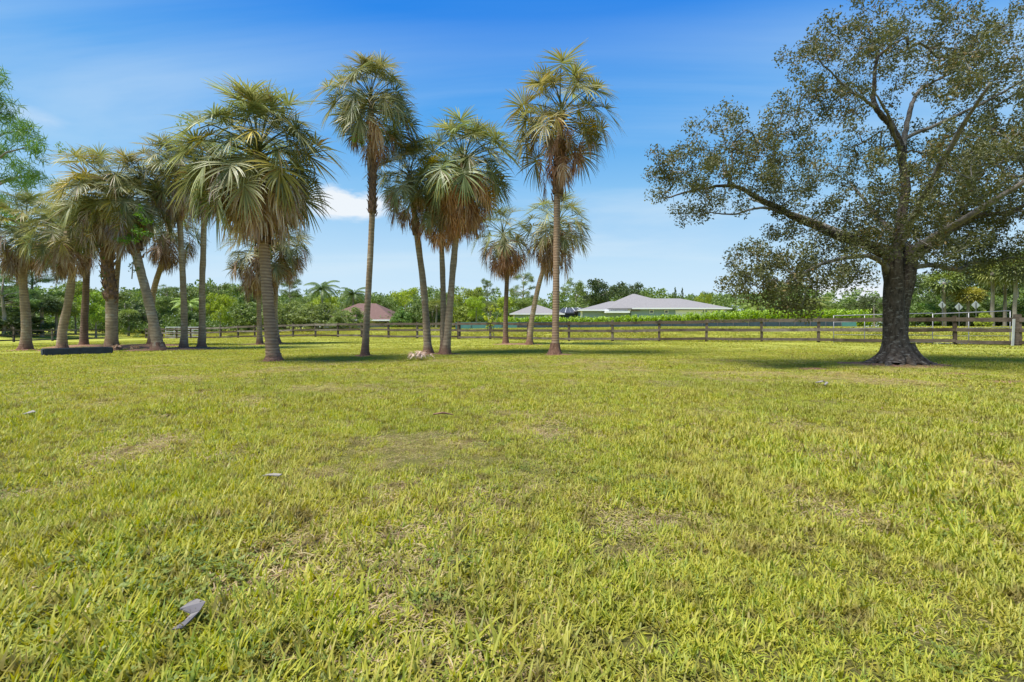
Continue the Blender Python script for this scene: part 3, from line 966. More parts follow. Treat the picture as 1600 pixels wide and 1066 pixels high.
# ------------------------------------------------------------------ background tree kinds (unit size: height 1, then scaled)
def make_broad(seed, nl=16, per=26, h=1.0, wid=0.5, leaf=0.035, low=0.30, spread=0.075, flat=0.25, trunk_r=0.022):
    rs = np.random.RandomState(seed)
    T = []
    for k_ in range(nl):
        a_ = rs.uniform(0, 6.28); rr_ = wid * 0.72 * rs.rand() ** 0.5
        zz = rs.uniform(low + .1, .86)
        rr_ *= math.sin(math.pi * min(1, max(0.12, (zz - low) / (1.02 - low)))) ** 0.5
        c_ = np.array([rr_ * math.cos(a_), rr_ * math.sin(a_), zz])
        r0_ = rs.uniform(0.10, 0.17)
        for _ in range(13):
            d = rs.normal(size=3); d /= np.linalg.norm(d)
            T.append(c_ + d * r0_ * rs.rand() ** 0.4 * np.array([1, 1, .75]))
    T = np.array(T)
    sk = [np.array([0.01 * math.sin(s_ * 2), 0.01 * math.cos(s_), 0.05 * s_]) for s_ in range(3, 13)]
    nodes_, par_ = grow(sk, T * 6, seed) if False else grow([s_ * 6 for s_ in sk], T * 6, seed)
    nodes_ = nodes_ / 6
    mbt = tubes_from(nodes_, par_, len(sk), tip=0.0018, ex=2.2, maxr=0.012, sides=4)
    mbt.tube([(0, 0, -0.03), (0.004, 0, 0.1), (-0.004, .004, 0.3), sk[-1]], [trunk_r * 1.3, trunk_r, trunk_r * .85, trunk_r * .3], 8)
    V, q, a_ = leaf_cloud(T, spread, per, leaf, seed + 1, aspect=0.6, flat=flat)
    return (mbt.mesh('trunk', M_bgbark, True), mesh_np('crown', V, q, attrs={'rnd': a_}, mat=M_leaf))


def make_pine(seed, tiers=9):
    rs = np.random.RandomState(seed)
    mbt = MB()
    pts = [(0, 0, -0.03), (0.01, 0, 0.3), (-0.01, 0.01, 0.6), (0.01, 0, 0.97)]
    mbt.tube(pts, [0.017, 0.014, 0.010, 0.003], 7)
    T = []
    for k_ in range(22):
        z0 = rs.uniform(0.42, 0.97)
        a_ = rs.uniform(0, 6.28)
        ln = 0.30 * (1.12 - z0) ** 0.6 * rs.uniform(0.6, 1.1)
        e = np.array([ln * math.cos(a_), ln * math.sin(a_), z0 + rs.uniform(0, .07)])
        mbt.tube([(0, 0, z0 - .03), e * np.array([.5, .5, 1]) - np.array([0, 0, .02]), e], [0.006, 0.004, 0.002], 4)
        for _ in range(7):
            T.append(e + rs.normal(size=3) * np.array([.035, .035, .018]))
    T = np.array(T)
    V, q, a_ = leaf_cloud(T, 0.042, 60, 0.042, seed, aspect=0.07, flat=0.35)
    return (mbt.mesh('trunk', M_bgbark, True), mesh_np('crown', V, q, attrs={'rnd': a_}, mat=M_leaf))


def make_bush(seed, leaf=0.07, per=30, nl=26, fine=False):
    rs = np.random.RandomState(seed)
    T = []
    for k_ in range(nl * 6):
        a_ = rs.uniform(0, 6.28); rr_ = 0.5 * rs.rand() ** 0.5
        top = math.sqrt(max(0, 1 - (rr_ / 0.52) ** 2)) * rs.uniform(.8, 1.02)
        T.append((rr_ * math.cos(a_), rr_ * math.sin(a_), top * rs.rand() ** 0.5 * .93 + 0.02))
    T = np.array(T)
    V, q, a_ = leaf_cloud(T, 0.085, per, leaf, seed, aspect=0.5, flat=0.1)
    mbt = MB()
    for k_ in range(7):
        a__ = rs.uniform(0, 6.28)
        e = (0.25 * math.cos(a__), 0.25 * math.sin(a__), .6)
        mbt.tube([(0, 0, -.03), (e[0] * .5, e[1] * .5, .3), e], [.018, .012, .005], 5)
    return (mbt.mesh('stem', M_bgbark, True), mesh_np('crown', V, q, attrs={'rnd': a_}, mat=M_leaf))


def make_farsabal(seed, crown=0.26, nfr=46, skirt=0.4):
    """unit height palm with small joined fronds"""
    rs = np.random.RandomState(seed)
    mbt = MB()
    mbt.tube([(0, 0, -.03), (.006, 0, .25), (-.004, .004, .5), (.004, 0, .8)], [.026, .022, .02, .018], 9)
    mb = MB()
    for k_ in range(nfr):
        u = (k_ + .5) / nfr
        pit = R(85 - 150 * u); az = k_ * 2.4
        c0 = np.array([0, 0, .80])
        d = np.array([math.cos(az) * math.cos(pit), math.sin(az) * math.cos(pit), math.sin(pit)])
        hub = c0 + d * crown * .42
        sdv = np.array([-math.sin(az), math.cos(az), 0])
        nn = np.cross(d, sdv)
        for j in range(17):
            ph = (j / 16 * 2 - 1) * 2.0
            dd = d * math.cos(ph) + sdv * math.sin(ph) + rs.normal(size=3) * .08
            e = hub + dd * crown * .5 * rs.uniform(.8, 1.1)
            tip_ = e + (dd + np.array([0, 0, -.9])) * crown * .13
            wd = np.cross(dd, nn); wd = wd / (np.linalg.norm(wd) + 1e-9) * crown * .026
            rv = (0.05 + rs.rand() * .2) if u > 1 - skirt * .5 else rs.uniform(.35, 1)
            mb.add([hub, e + wd, tip_, e - wd], [(0, 1, 2, 3)], a=rv)
    return (mbt.mesh('trunk', M_bgbark, True), mb.mesh('crown', M_leaf))


def make_coco(seed, crown=0.36, nfr=18):
    rs = np.random.RandomState(seed)
    mbt = MB()
    mbt.tube([(0, 0, -.03), (.01, 0, .3), (.0, 0, .62), (0, 0, .72)], [.022, .017, .014, .010], 9)
    mb = MB()
    for k_ in range(nfr):
        u = (k_ + .5) / nfr
        ang = R(78 - 85 * u); az = k_ * 2.4 + rs.uniform(-.2, .2)
        P = np.array([0, 0, .72]); h = np.array([math.cos(az), math.sin(az), 0]); sdv = np.array([-math.sin(az), math.cos(az), 0])
        ln = crown * rs.uniform(.85, 1.1)
        prev = P.copy()
        for s_ in range(15):
            d = h * math.cos(ang) + np.array([0, 0, 1]) * math.sin(ang)
            Pn = prev + d * ln / 15
            rv = rs.uniform(.2, .9)
            for sg in (-1, 1):
                ll = crown * .27 * math.sin(math.pi * (s_ + 2) / 17) ** .6
                e = Pn + (sdv * sg * .85 + d * .35 + np.array([0, 0, -.55])) * ll
                mb.add([prev, Pn, e], T=[(0, 1, 2)], a=rv)
            mb.add([prev + sdv * .003, prev - sdv * .003, Pn - sdv * .003, Pn + sdv * .003], [(0, 1, 2, 3)], a=.6)
            prev = Pn
            ang -= 0.115
    return (mbt.mesh('trunk', M_bgbark, True), mb.mesh('crown', M_leaf))


def make_conifer(seed):
    rs = np.random.RandomState(seed)
    T = []
    for k_ in range(170):
        z = rs.uniform(.08, 1) ; rr_ = .24 * (1 - z) ** .75 * rs.rand() ** .4; a_ = rs.uniform(0, 6.28)
        T.append((rr_ * math.cos(a_), rr_ * math.sin(a_), z))
    V, q, a_ = leaf_cloud(np.array(T), 0.035, 26, 0.03, seed, aspect=.3)
    mbt = MB(); mbt.tube([(0, 0, -.03), (0, 0, .5), (0, 0, .97)], [.016, .01, .003], 6)
    return (mbt.mesh('trunk', M_bgbark, True), mesh_np('crown', V, q, attrs={'rnd': a_}, mat=M_leaf))


KIND = {
    'broad': [make_broad(20), make_broad(31, nl=13, wid=.56, low=.35), make_broad(42, nl=19, wid=.46, low=.2)],
    'open': [make_broad(53, nl=9, wid=.55, low=.5, per=20, flat=.5), make_broad(64, nl=8, wid=.5, low=.45, per=20, flat=.5)],
    'pine': [make_pine(3), make_pine(5), make_pine(8)],
    'bush': [make_bush(1), make_bush(2), make_bush(4)],
    'finebush': [make_bush(7, leaf=.045, per=52), make_bush(9, leaf=.045, per=52)],
    'sabal': [make_farsabal(1), make_farsabal(2, .30), make_farsabal(3, .24, 38)],
    'coco': [make_coco(1), make_coco(2)],
    'conifer': [make_conifer(1)],
}
NAME = {'broad': ('broadleaf_tree', 'tree'), 'open': ('open_crowned_tree', 'tree'), 'pine': ('pine_tree', 'tree'), 'bush': ('shrub', 'shrub'), 'finebush': ('shrub', 'shrub'),
        'sabal': ('fan_palm', 'palm'), 'coco': ('feather_palm', 'palm'), 'conifer': ('conifer', 'tree')}
_rt = random.Random(4)


def tree(kind, px, D, top, wpx, tint, label, var=None, group=None, trunk_tint=None):
    b_ = on_ground(px, D)
    h_ = EYE + (511 - top) / F * D - b_.z
    me = KIND[kind][_rt.randrange(len(KIND[kind])) if var is None else var]
    nm, cat = NAME[kind]
    r_ = thing(nm, label, cat, b_, _rt.uniform(0, 6.28), group)
    wd = {'broad': 1.1, 'open': 1.15, 'pine': .66, 'bush': 1.1, 'finebush': 1.1, 'sabal': .5, 'coco': .62, 'conifer': .5}[kind]
    sxy = wpx / F * D / wd
    if kind in ('sabal', 'coco'):
        # one even scale so that the fronds keep their shape
        sxy = h_ if wpx is None else sxy
    tr_ = obj('trunk' if 'bush' not in kind else 'stem', me[0], r_); cr_ = obj('crown', me[1], r_, kind='stuff')
    if kind in ('broad', 'open', 'bush', 'finebush'): h_ *= 1.07
    for o_ in (tr_, cr_): o_.scale = (sxy, sxy, h_)
    cr_.color = (tint[0] * 1.12, tint[1] * 1.05, tint[2] * 1.35, 1)
    return r_


g1 = (.62, .78, .55); g2 = (.85, 1.0, .65); g3 = (1.25, 1.35, .6); gy = (1.5, 1.65, .42); gd = (.42, .55, .5); gl = (1.2, 1.25, .9); go = (1.05, .95, .6)
BG = [
 # left side, beyond the fence
 ('pine', 6, 52, 420, 110, (.6, .85, .6), 'dark pine at the left frame edge behind the fence'),
 ('pine', 52, 60, 408, 110, (.6, .9, .6), 'thin-topped pine between the two leftmost palm trunks'),
 ('broad', 18, 58, 452, 90, g1, 'dark round tree under the pine at the left edge'),
 ('sabal', 66, 55, 462, 56, gd, 'dark fan palm behind the fence, left of the curved palm trunk'),
 ('sabal', 88, 57, 468, 50, (.8, .9, .7), 'paler fan palm half behind the curved palm trunk'),
 ('broad', 118, 62, 440, 60, g3, 'yellow-green tree left of the straight dark palm trunk'),
 ('broad', 150, 60, 452, 66, (1.2, 1.5, .6), 'fresh green bushy tree right of the straight dark palm trunk'),
 ('bush', 25, 54, 485, 90, (.4, .5, .4), 'low dark shrub behind the fence at the left edge'),
 ('broad', 196, 85, 450, 80, g2, 'round green tree behind the thick palm beside the timber box'),
 ('sabal', 201, 66, 484, 32, (1.0, 1.15, .7), 'small fan palm standing alone in front of the left woods'),
 ('bush', 170, 72, 472, 60, (.7, .85, .6), 'rounded shrub left of the small lone fan palm'),
 ('bush', 222, 72, 468, 54, (.55, .65, .6), 'grey-green shrub right of the small lone fan palm'),
 ('pine', 262, 88, 446, 60, g1, 'pine rising between the leaning palm and the slender pair'),
 ('broad', 250, 80, 462, 66, g2, 'green tree filling the gap right of the leaning palm'),
 ('broad', 300, 84, 444, 74, g2, 'tree showing between the trunks of the slender pair'),
 ('coco', 294, 76, 458, 48, (1.1, 1.35, .8), 'feather-leaved palm among the woods behind the slender pair'),
 ('bush', 296, 70, 482, 46, g1, 'dark low shrub behind the pipe gate'),
 ('broad', 344, 58, 460, 52, gy, 'small lime-yellow tree right of the slender pair of palms'),
 ('broad', 336, 92, 444, 70, g2, 'tall green tree behind the lime-yellow one'),
 ('broad', 384, 88, 440, 84, (.9, 1.1, .7), 'dome-crowned tree left of the largest palm trunk'),
 ('bush', 392, 64, 468, 66, g2, 'green shrub behind the half-hidden pair of palms'),
 ('pine', 452, 92, 440, 60, g1, 'pine just right of the largest palm trunk'),
 ('broad', 470, 84, 462, 80, g2, 'green tree behind the big soft shrub'),
 ('finebush', 448, 60, 470, 90, (1.05, 1.15, .8), 'soft feathery shrub right of the largest palm trunk'),
 ('finebush', 500, 58, 468, 100, (1.1, 1.2, .85), 'wide feathery shrub in front of the brown-roofed house'),
 ('finebush', 548, 55, 480, 70, (1.05, 1.2, .8), 'low feathery shrub ending left of the bleached trunk'),
 ('broad', 497, 76, 460, 66, gy, 'yellow-green tree under the feather-leaved palm'),
 ('coco', 503, 72, 428, 56, (.5, .66, .5), 'feather-leaved palm standing up above the wide shrub'),
 ('coco', 552, 82, 440, 52, (.5, .66, .5), 'feather-leaved palm left of the bleached palm trunk'),
 ('broad', 556, 100, 458, 60, g2, 'small green tree behind the brown roof'),
 # centre
 ('broad', 604, 90, 464, 50, g1, 'dark tree behind the right end of the brown roof'),
 ('open', 634, 86, 446, 64, gy, 'yellowish flat-topped tree left of the leaning brown-grey trunk'),
 ('bush', 628, 66, 482, 40, (1.0, 1.4, .9), 'fresh green shrub at the right end of the brown roof'),
 ('bush', 650, 70, 470, 50, g2, 'mid green shrub behind the leaning brown-grey trunk'),
 ('sabal', 682, 62, 468, 36, (1.0, 1.0, .65), 'fan palm with brown skirt seen left of the twin trunks'),
 ('sabal', 676, 66, 476, 32, (.8, .85, .6), 'shorter fan palm close behind the one with the brown skirt'),
 ('broad', 680, 100, 454, 60, g2, 'low green tree far behind the twin trunks'),
 ('broad', 728, 88, 446, 70, g3, 'rounded yellow-green tree right of the twin trunks'),
 ('bush', 722, 60, 476, 56, g3, 'bright shrub right of the twin trunks'),
 ('broad', 744, 56, 464, 44, (1.6, 1.95, .35), 'bright lime sapling behind the fence right of the twin trunks'),
 ('pine', 762, 84, 440, 36, (.9, 1.05, .7), 'small dome-topped pine left of the short dark palm'),
 ('sabal', 766, 60, 472, 34, (.9, .95, .75), 'grey-green fan palm behind the bushy sapling'),
 ('broad', 786, 78, 464, 50, gy, 'yellow-green tree behind the short dark palm trunk'),
 ('pine', 818, 86, 430, 62, (.95, 1.05, .75), 'tall open pine between the two short palms'),
 ('broad', 816, 80, 466, 70, g2, 'green tree behind the small grey hip roof'),
 ('open', 900, 84, 436, 60, (.95, 1.1, .8), 'tall thin-leaved tree right of the tall pale-ringed trunk'),
 ('bush', 900, 72, 468, 60, g2, 'green shrub behind the dark screened enclosure'),
 ('broad', 924, 92, 456, 60, (.8, .95, .8), 'grey-green tree left of the broad dark tree'),
 ('broad', 950, 88, 434, 96, (.4, .52, .45), 'broad dark blue-green tree behind the left end of the grey house'),
 ('broad', 985, 92, 444, 64, (.4, .52, .45), 'dark blue-green tree touching the top of the grey roof'),
 ('conifer', 1055, 96, 450, 15, gd, 'left one of two small dark conifers above the grey roof'),
 ('conifer', 1066, 96, 451, 14, gd, 'right one of two small dark conifers above the grey roof'),
 ('open', 1102, 88, 456, 40, gy, 'yellowish small tree above the garage end of the roof'),
 # right, behind the oak
 ('coco', 1184, 56, 462, 74, (1.1, 1.25, .85), 'low feather-leaved palm at the right end of the grey house'),
 ('coco', 1262, 60, 458, 70, (1.0, 1.0, .6), 'feather-leaved palm with olive fronds over the hedge'),
 ('bush', 1216, 66, 462, 60, (.5, .75, .7), 'dark rounded shrub between the two feather-leaved palms'),
 ('broad', 1226, 80, 440, 80, g1, 'tree behind the dark rounded shrub'),
 ('broad', 1300, 100, 470, 60, g2, 'low tree over the right end of the hedge'),
 ('broad', 1366, 78, 458, 54, (.55, .62, .6), 'grey-green tree just left of the oak trunk'),
 ('broad', 1340, 96, 468, 50, (.7, .8, .7), 'small grey-green tree left of the grey-green one by the oak trunk'),
 ('broad', 1440, 64, 428, 66, g1, 'tree right of the oak trunk under its low limb'),
 ('sabal', 1475, 56, 424, 60, (.95, 1.05, .7), 'fan palm above the leftmost road sign'),
 ('broad', 1505, 62, 412, 90, (.5, .6, .45), 'dark tree in the right woods behind the signs'),
 ('sabal', 1512, 55, 450, 48, (1.3, 1.1, .6), 'low fan palm with orange skirt above the rightmost sign'),
 ('bush', 1442, 58, 470, 60, (.8, 1.2, .6), 'bright shrub between the oak trunk and the first sign'),
 ('bush', 1492, 60, 468, 70, gd, 'dark shrub behind the three road signs'),
 ('bush', 1548, 60, 470, 70, gd, 'dark undergrowth at the feet of the tall right palms'),
 ('bush', 1598, 56, 462, 70, (.6, .8, .5), 'undergrowth behind the fence corner at the right edge'),
 ('sabal', 1551, 50, 404, 58, (1.2, 1.15, .7), 'yellowish tall fan palm, leftmost of the tall ones on the right'),
 ('sabal', 1570, 54, 408, 50, (.9, 1.0, .75), 'slim-trunked fan palm between two thicker ones on the right'),
 ('sabal', 1586, 48, 398, 60, (.95, 1.0, .75), 'tall fan palm behind the corner post'),
 ('sabal', 1606, 50, 392, 56, (.85, .95, .65), 'tall fan palm cut by the right frame edge'),
 ('broad', 1590, 66, 388, 130, (.45, .55, .4), 'big dark tree filling the right frame edge'),
 ('bush', 1537, 42, 486, 22, (1.6, 1.7, .5), 'small bright weed clump under the rightmost sign'),
]
for (kd, px, D, top, wpx, tn, lb) in BG:
    tree(kd, px, D, top, wpx, tn, lb)

# tall pine at the left edge, near
tree('pine', -22, 27, 118, 225, (.9, 1.35, .75), 'tall near pine whose green boughs reach in at the left frame edge', var=0)

# far woods: one mass nobody could count
cs = []
rsw = np.random.RandomState(77)
for k_ in range(8500):
    a_ = rsw.uniform(-64, 64)
    D = rsw.uniform(112, 150)
    X = math.tan(R(a_)) * 0 + math.sin(R(a_)) * D * 1.25; Y = math.cos(R(a_)) * D
    hmax = 5.8 + 4.5 * float(vnoise(X, Y * .3, 9.0)) + 1.4 * float(vnoise(X, Y, 3.0))
    cs.append((X, Y, 0.3 + hmax * rsw.rand() ** 0.6))
V, q, a_ = leaf_cloud(np.array(cs), 1.0, 26, 0.62, 8, aspect=.6)
wo = obj('far_woodland', mesh_np('far_woodland', V, q, attrs={'rnd': a_}, mat=M_leaf))
wo.color = (.85, 1.0, .8, 1)
tag(wo, 'continuous low belt of far woodland along the horizon', 'woodland', kind='stuff')

for (pa, pb, Da, Db, hh, nm_) in ((-260, 450, 64, 84, 2.1, 'dense low undergrowth beneath the left woods'), (590, 800, 66, 76, 1.7, 'dense low undergrowth beneath the middle trees'),
                              (1390, 1900, 56, 66, 2.6, 'dense dark undergrowth beneath the right woods')):
    cs = []
    for k_ in range(1500):
        D = rsw.uniform(Da, Db); px = rsw.uniform(pa, pb)
        p_ = on_ground(px, D)
        cs.append((p_.x, p_.y, p_.z + .1 + hh * rsw.rand() ** .8 * (.6 + .8 * float(vnoise(p_.x, p_.y, 3.0)))))
    V, q, a_ = leaf_cloud(np.array(cs), .55, 30, 0.30, 8, aspect=.6)
    u_ = obj('undergrowth', mesh_np('undergrowth', V, q, attrs={'rnd': a_}, mat=M_leaf))
    u_.color = (.62, .75, .55, 1)
    tag(u_, nm_, 'undergrowth', kind='stuff')

# ------------------------------------------------------------------ fence
n_posts = []
fence_a = thing('rail_fence', 'long weathered brown three-rail wooden fence crossing behind the palms', 'fence', (23, 20.7, 0))
fence_b = thing('rail_fence', 'grey three-rail wooden fence running forward at the far left edge', 'fence', (-50, 57, 0))
fa = Vector((23, 20.7, 0)); fb = Vector((-50, 57, 0))


def line_pt(px):
    u = (px - 800) / F
    Y = 33.51 / (1 + .557 * u)
    return (u * Y, Y)


post_px = [1590, 1492, 1382, 1279, 1190, 1104, 1030, 957, 889, 825, 766, 717, 689, 652, 607, 565, 528, 493, 458, 428, 398, 372, 345, 321, 298, 276, 254, 228]
pts = [line_pt(p_) for p_ in post_px]
# the run goes on to the right, outside the frame
d_ = Vector((67, -37.3)).normalized()
right = [(pts[0][0] + d_.x * 2.7 * k_, pts[0][1] + d_.y * 2.7 * k_) for k_ in (2, 1)]
allp = right + pts
PH = 1.36


def fence_run(root, origin, P, dirv, ph, mats, thick_idx=(), gapz=(0.17, 0.70, 1.20), hts=(.16, .15, .17)):
    rs = random.Random(len(P))
    nx, ny = -dirv.y, dirv.x
    prev = None
    for i_, (x, y) in enumerate(P):
        z = G(x, y)
        th_ = 0.21 if i_ in thick_idx else 0.135
        hh = ph + rs.uniform(-.04, .03) + (.04 if i_ in thick_idx else 0)
        mb = MB()
        rot = Matrix.Rotation(math.atan2(dirv.y, dirv.x), 3, 'Z') @ Matrix.Rotation(R(rs.uniform(-1.6, 1.6)), 3, 'Y')
        mb.box(Vector((x, y, z + hh / 2 - .1)) - origin, (th_, th_, hh + .2), rot)
        obj('post', mb.mesh('post', mats[rs.random() < .25]), root)
        if prev:
            for gzv, ht in zip(gapz, hts):
                mb = MB()
                off = Vector((nx, ny, 0)) * (th_ / 2 + .022) * (-1 if ny > 0 else 1)
                z0 = G(*prev) + gzv + rs.uniform(-.03, .03); z1 = z + gzv + rs.uniform(-.03, .03)
                p0 = Vector((prev[0], prev[1], z0)); p1 = Vector((x, y, z1))
                gap = (p1 - p0).normalized() * .006
                mid = (p0 + p1) / 2 + Vector((0, 0, rs.uniform(-.025, .005)))
                mb.beam(p0 + gap + off - origin, mid + off - origin, .038, ht)
                mb.beam(mid + off - origin, p1 - gap + off - origin, .038, ht)
                obj('rail', mb.mesh('rail', mats[rs.random() < .45]), root)
        prev = (x, y)


fence_run(fence_a, fa, allp, Vector((-67, 37.3, 0)).normalized(), PH, (M_wood, M_woodg), thick_idx=(2, 13), hts=(.15, .17, .19))
leftp = [pts[-1], (-49.5, 57), (-50.1, 53.4), (-50.5, 50), (-51.0, 46.6), (-51.3, 43.2), (-51.7, 40), (-52, 36.6), (-52.4, 33)]
fence_run(fence_b, fb, [(x, y) for x, y in leftp][1:], Vector((-.08, -1, 0)).normalized(), PH, (M_woodg, M_wood), hts=(.14, .13, .15))
# white-faced board nailed to the corner post
c_ = line_pt(1590)
mb = MB(); mb.box((0, 0, .62), (.10, .03, 1.25), Matrix.Rotation(R(3), 3, 'Y'))
o_ = obj('white_stake', mb.mesh('white_stake', M_white), loc=(c_[0] - .33, c_[1] - .12, G(c_[0], c_[1]) - .03))
tag(o_, 'pale narrow board standing against the dark fence corner post', 'board')


def pipe_gate(label, A, B, z0, zA, zB, nbar, stiles, rp=0.020, mat=None):
    A = Vector(A); B = Vector(B)
    r_ = thing('pipe_gate', label, 'gate', (A.x, A.y, z0))
    o_ = Vector((A.x, A.y, z0))
    for k_ in range(nbar):
        f = k_ / (nbar - 1)
        p0 = Vector((A.x, A.y, z0 + .06 + (zA - .06) * f)) - o_; p1 = Vector((B.x, B.y, z0 + .06 + (zB - .06) * f)) - o_
        mb = MB(); mb.tube([p0, (p0 + p1) / 2, p1], rp * (1.25 if k_ in (0, nbar - 1) else .8), 8)
        obj('rail', mb.mesh('rail', mat or M_galv, True), r_)
    for s_ in stiles:
        p = A + (B - A) * s_
        z1 = zA + (zB - zA) * s_
        mb = MB(); mb.tube([Vector((p.x, p.y, z0)) - o_, Vector((p.x, p.y, z0 + z1 + .01)) - o_], rp * .95, 8)
        obj('upright', mb.mesh('upright', mat or M_galv, True), r_)
    return r_


def lp_off(px, off):
    x, y = line_pt(px)
    return Vector((x + .486 * off, y + .874 * off, 0))


A = lp_off(1304, .35); B = lp_off(1461, .35)
pipe_gate('long galvanised pipe gate behind the fence on both sides of the oak trunk', A, B, G(A.x, A.y), 1.42, 1.5, 5, (0, .33, .66, 1))
A = lp_off(1463, .35); B = lp_off(1584, .35)
pipe_gate('second galvanised pipe gate between the oak and the fence corner, top rail higher', A, B, G(A.x, A.y), 1.5, 1.60, 5, (.47, 1))
A = lp_off(252, .5); B = lp_off(308, .5)
pipe_gate('whitish pipe gate behind the fence near the slender pair of palms', A, B, G(A.x, A.y), 1.45, 1.45, 6, (0, .25, .5, .75, 1), .035, M_white)

# ------------------------------------------------------------------ green screen fence, hedge, tall grass bank
def polyline_D(px0, px1, D0, D1, n):
    o = []
    for k_ in range(n + 1):
        f = k_ / n
        D = D0 + (D1 - D0) * f; px = px0 + (px1 - px0) * f
        o.append(on_ground(px, D))
    return o


scr = polyline_D(712, 1338, 47, 41, 26)
r_ = thing('screen_fence', 'low dark mesh screen fence stretched in front of the bright hedge', 'fence', scr[0])
for k_ in range(26):
    a_, b_ = scr[k_], scr[k_ + 1]
    mb = MB()
    zt = EYE + .50; zb = min(a_.z, b_.z) - .05
    hh = zt - zb
    last = k_ == 25; first = k_ < 4
    mb.beam(a_ + Vector((0, 0, zb - a_.z + hh / 2)) - scr[0], Vector((b_.x, b_.y, zb + hh / 2)) - scr[0], .012, hh)
    obj('screen', mb.mesh('screen', M_teal if (last or first) else M_screen), r_)
    mb = MB(); mb.tube([Vector((a_.x, a_.y - .05, zb)) - scr[0], Vector((a_.x, a_.y - .05, zt - .02)) - scr[0]], .022, 6)
    obj('pole', mb.mesh('pole', M_post, True), r_)

# hedge: upright leafy shoots packed in a long row
hl = polyline_D(778, 1350, 50, 44, 60)
cs = []; rsh = np.random.RandomState(31)
V_all = []; Q_all = []; A_all = []; nn_ = 0
for k_ in range(2600):
    f = rsh.rand() * 60
    i_ = min(59, int(f)); p_ = hl[i_].lerp(hl[i_ + 1], f - i_)
    x = p_.x + rsh.uniform(-.3, .3); y = p_.y + rsh.uniform(-.8, .8)
    h_ = .72 + .5 * float(ss((f - 24) / 20)) + .3 * float(vnoise(x, 0, .9)) + rsh.uniform(-.2, .3)
    zb = p_.z
    for q in range(11):
        z_ = zb + h_ * (q + 1) / 11
        a_ = rsh.uniform(0, 6.28); ln = rsh.uniform(.2, .36) * (1.15 - .5 * q / 11)
        d = np.array([math.cos(a_) * .7, math.sin(a_) * .7, .7])
        c0 = np.array([x, y, z_])
        sdv = np.array([-math.sin(a_), math.cos(a_), 0]) * ln * .3
        V_all += [c0, c0 + d * ln * .5 + sdv, c0 + d * ln, c0 + d * ln * .5 - sdv]
        Q_all.append((nn_, nn_ + 1, nn_ + 2, nn_ + 3)); nn_ += 4
        A_all += [rsh.uniform(.3, 1)] * 4
hd = thing('hedge', 'bright green hedge of upright shoots in front of the grey house', 'hedge', hl[0])
o_ = obj('shoots', mesh_np('shoots', np.array(V_all) - np.array(hl[0]), Q_all, attrs={'rnd': A_all}, mat=M_leaf), hd, kind='stuff')
o_.color = (1.45, 1.75, .6, 1)
mb = MB()
for k_ in range(0, 60, 1):
    p_ = hl[k_] - hl[0]
    mb.tube([p_, p_ + Vector((.05, 0, .7))], .02, 5)
obj('stem', mb.mesh('stem', M_bgbark), hd, kind='stuff')


# ------------------------------------------------------------------ houses
def hip(mb, x0, x1, y0, y1, z0, z1, ridge=None):
    """hip roof over a rectangle"""
    hw = (y1 - y0) / 2
    ym = (y0 + y1) / 2
    if ridge is None: ridge = (x0 + hw, x1 - hw)
    a_, b_ = ridge
    V = [(x0, y0, z0), (x1, y0, z0), (x1, y1, z0), (x0, y1, z0), (a_, ym, z1), (b_, ym, z1),
         (x0, y0, z0 - .16), (x1, y0, z0 - .16), (x1, y1, z0 - .16), (x0, y1, z0 - .16)]
    mb.add(V, [(0, 1, 5, 4), (2, 3, 4, 5), (6, 7, 1, 0), (7, 8, 2, 1), (8, 9, 3, 2), (9, 6, 0, 3), (9, 8, 7, 6)], [(1, 2, 5), (3, 0, 4)])


def wx(px, D): return (px - 800) / F * D
def wz(py, D): return EYE + (511 - py) / F * D


HD = 62.0
hb = Vector((wx(1020, HD), HD, G(wx(1020, HD), HD)))
house = thing('house', 'long light grey hip-roofed house with blue-grey walls behind the hedge', 'house', hb)


def hbx(name, px0, px1, py0, py1, D0, D1, mat, root, o):
    mb = MB()
    x0, x1 = wx(px0, HD), wx(px1, HD)
    z1, z0 = wz(py0, HD), wz(py1, HD)
    mb.box(Vector(((x0 + x1) / 2, (D0 + D1) / 2, (z0 + z1) / 2)) - o, (x1 - x0, D1 - D0, z1 - z0))
    return obj(name, mb.mesh(name, mat), root)


hbx('wall', 908, 986, 486, 512, HD + .6, HD + 12, M_wall, house, hb)
hbx('wall', 986.3, 1132, 483.5, 512, HD, HD + 14, M_wall, house, hb)


def hroof(px0, px1, pye, pyr, y0, y1, ridge_px, o, root, mat=M_roofg, lift=0.0):
    mb = MB()
    hip(mb, wx(px0, HD) - o.x, wx(px1, HD) - o.x, y0 - o.y, y1 - o.y, wz(pye, HD) - o.z + lift, wz(pyr, HD) - o.z,
        (wx(ridge_px[0], HD) - o.x, wx(ridge_px[1], HD) - o.x))
    return obj('roof', mb.mesh('roof', mat), root)


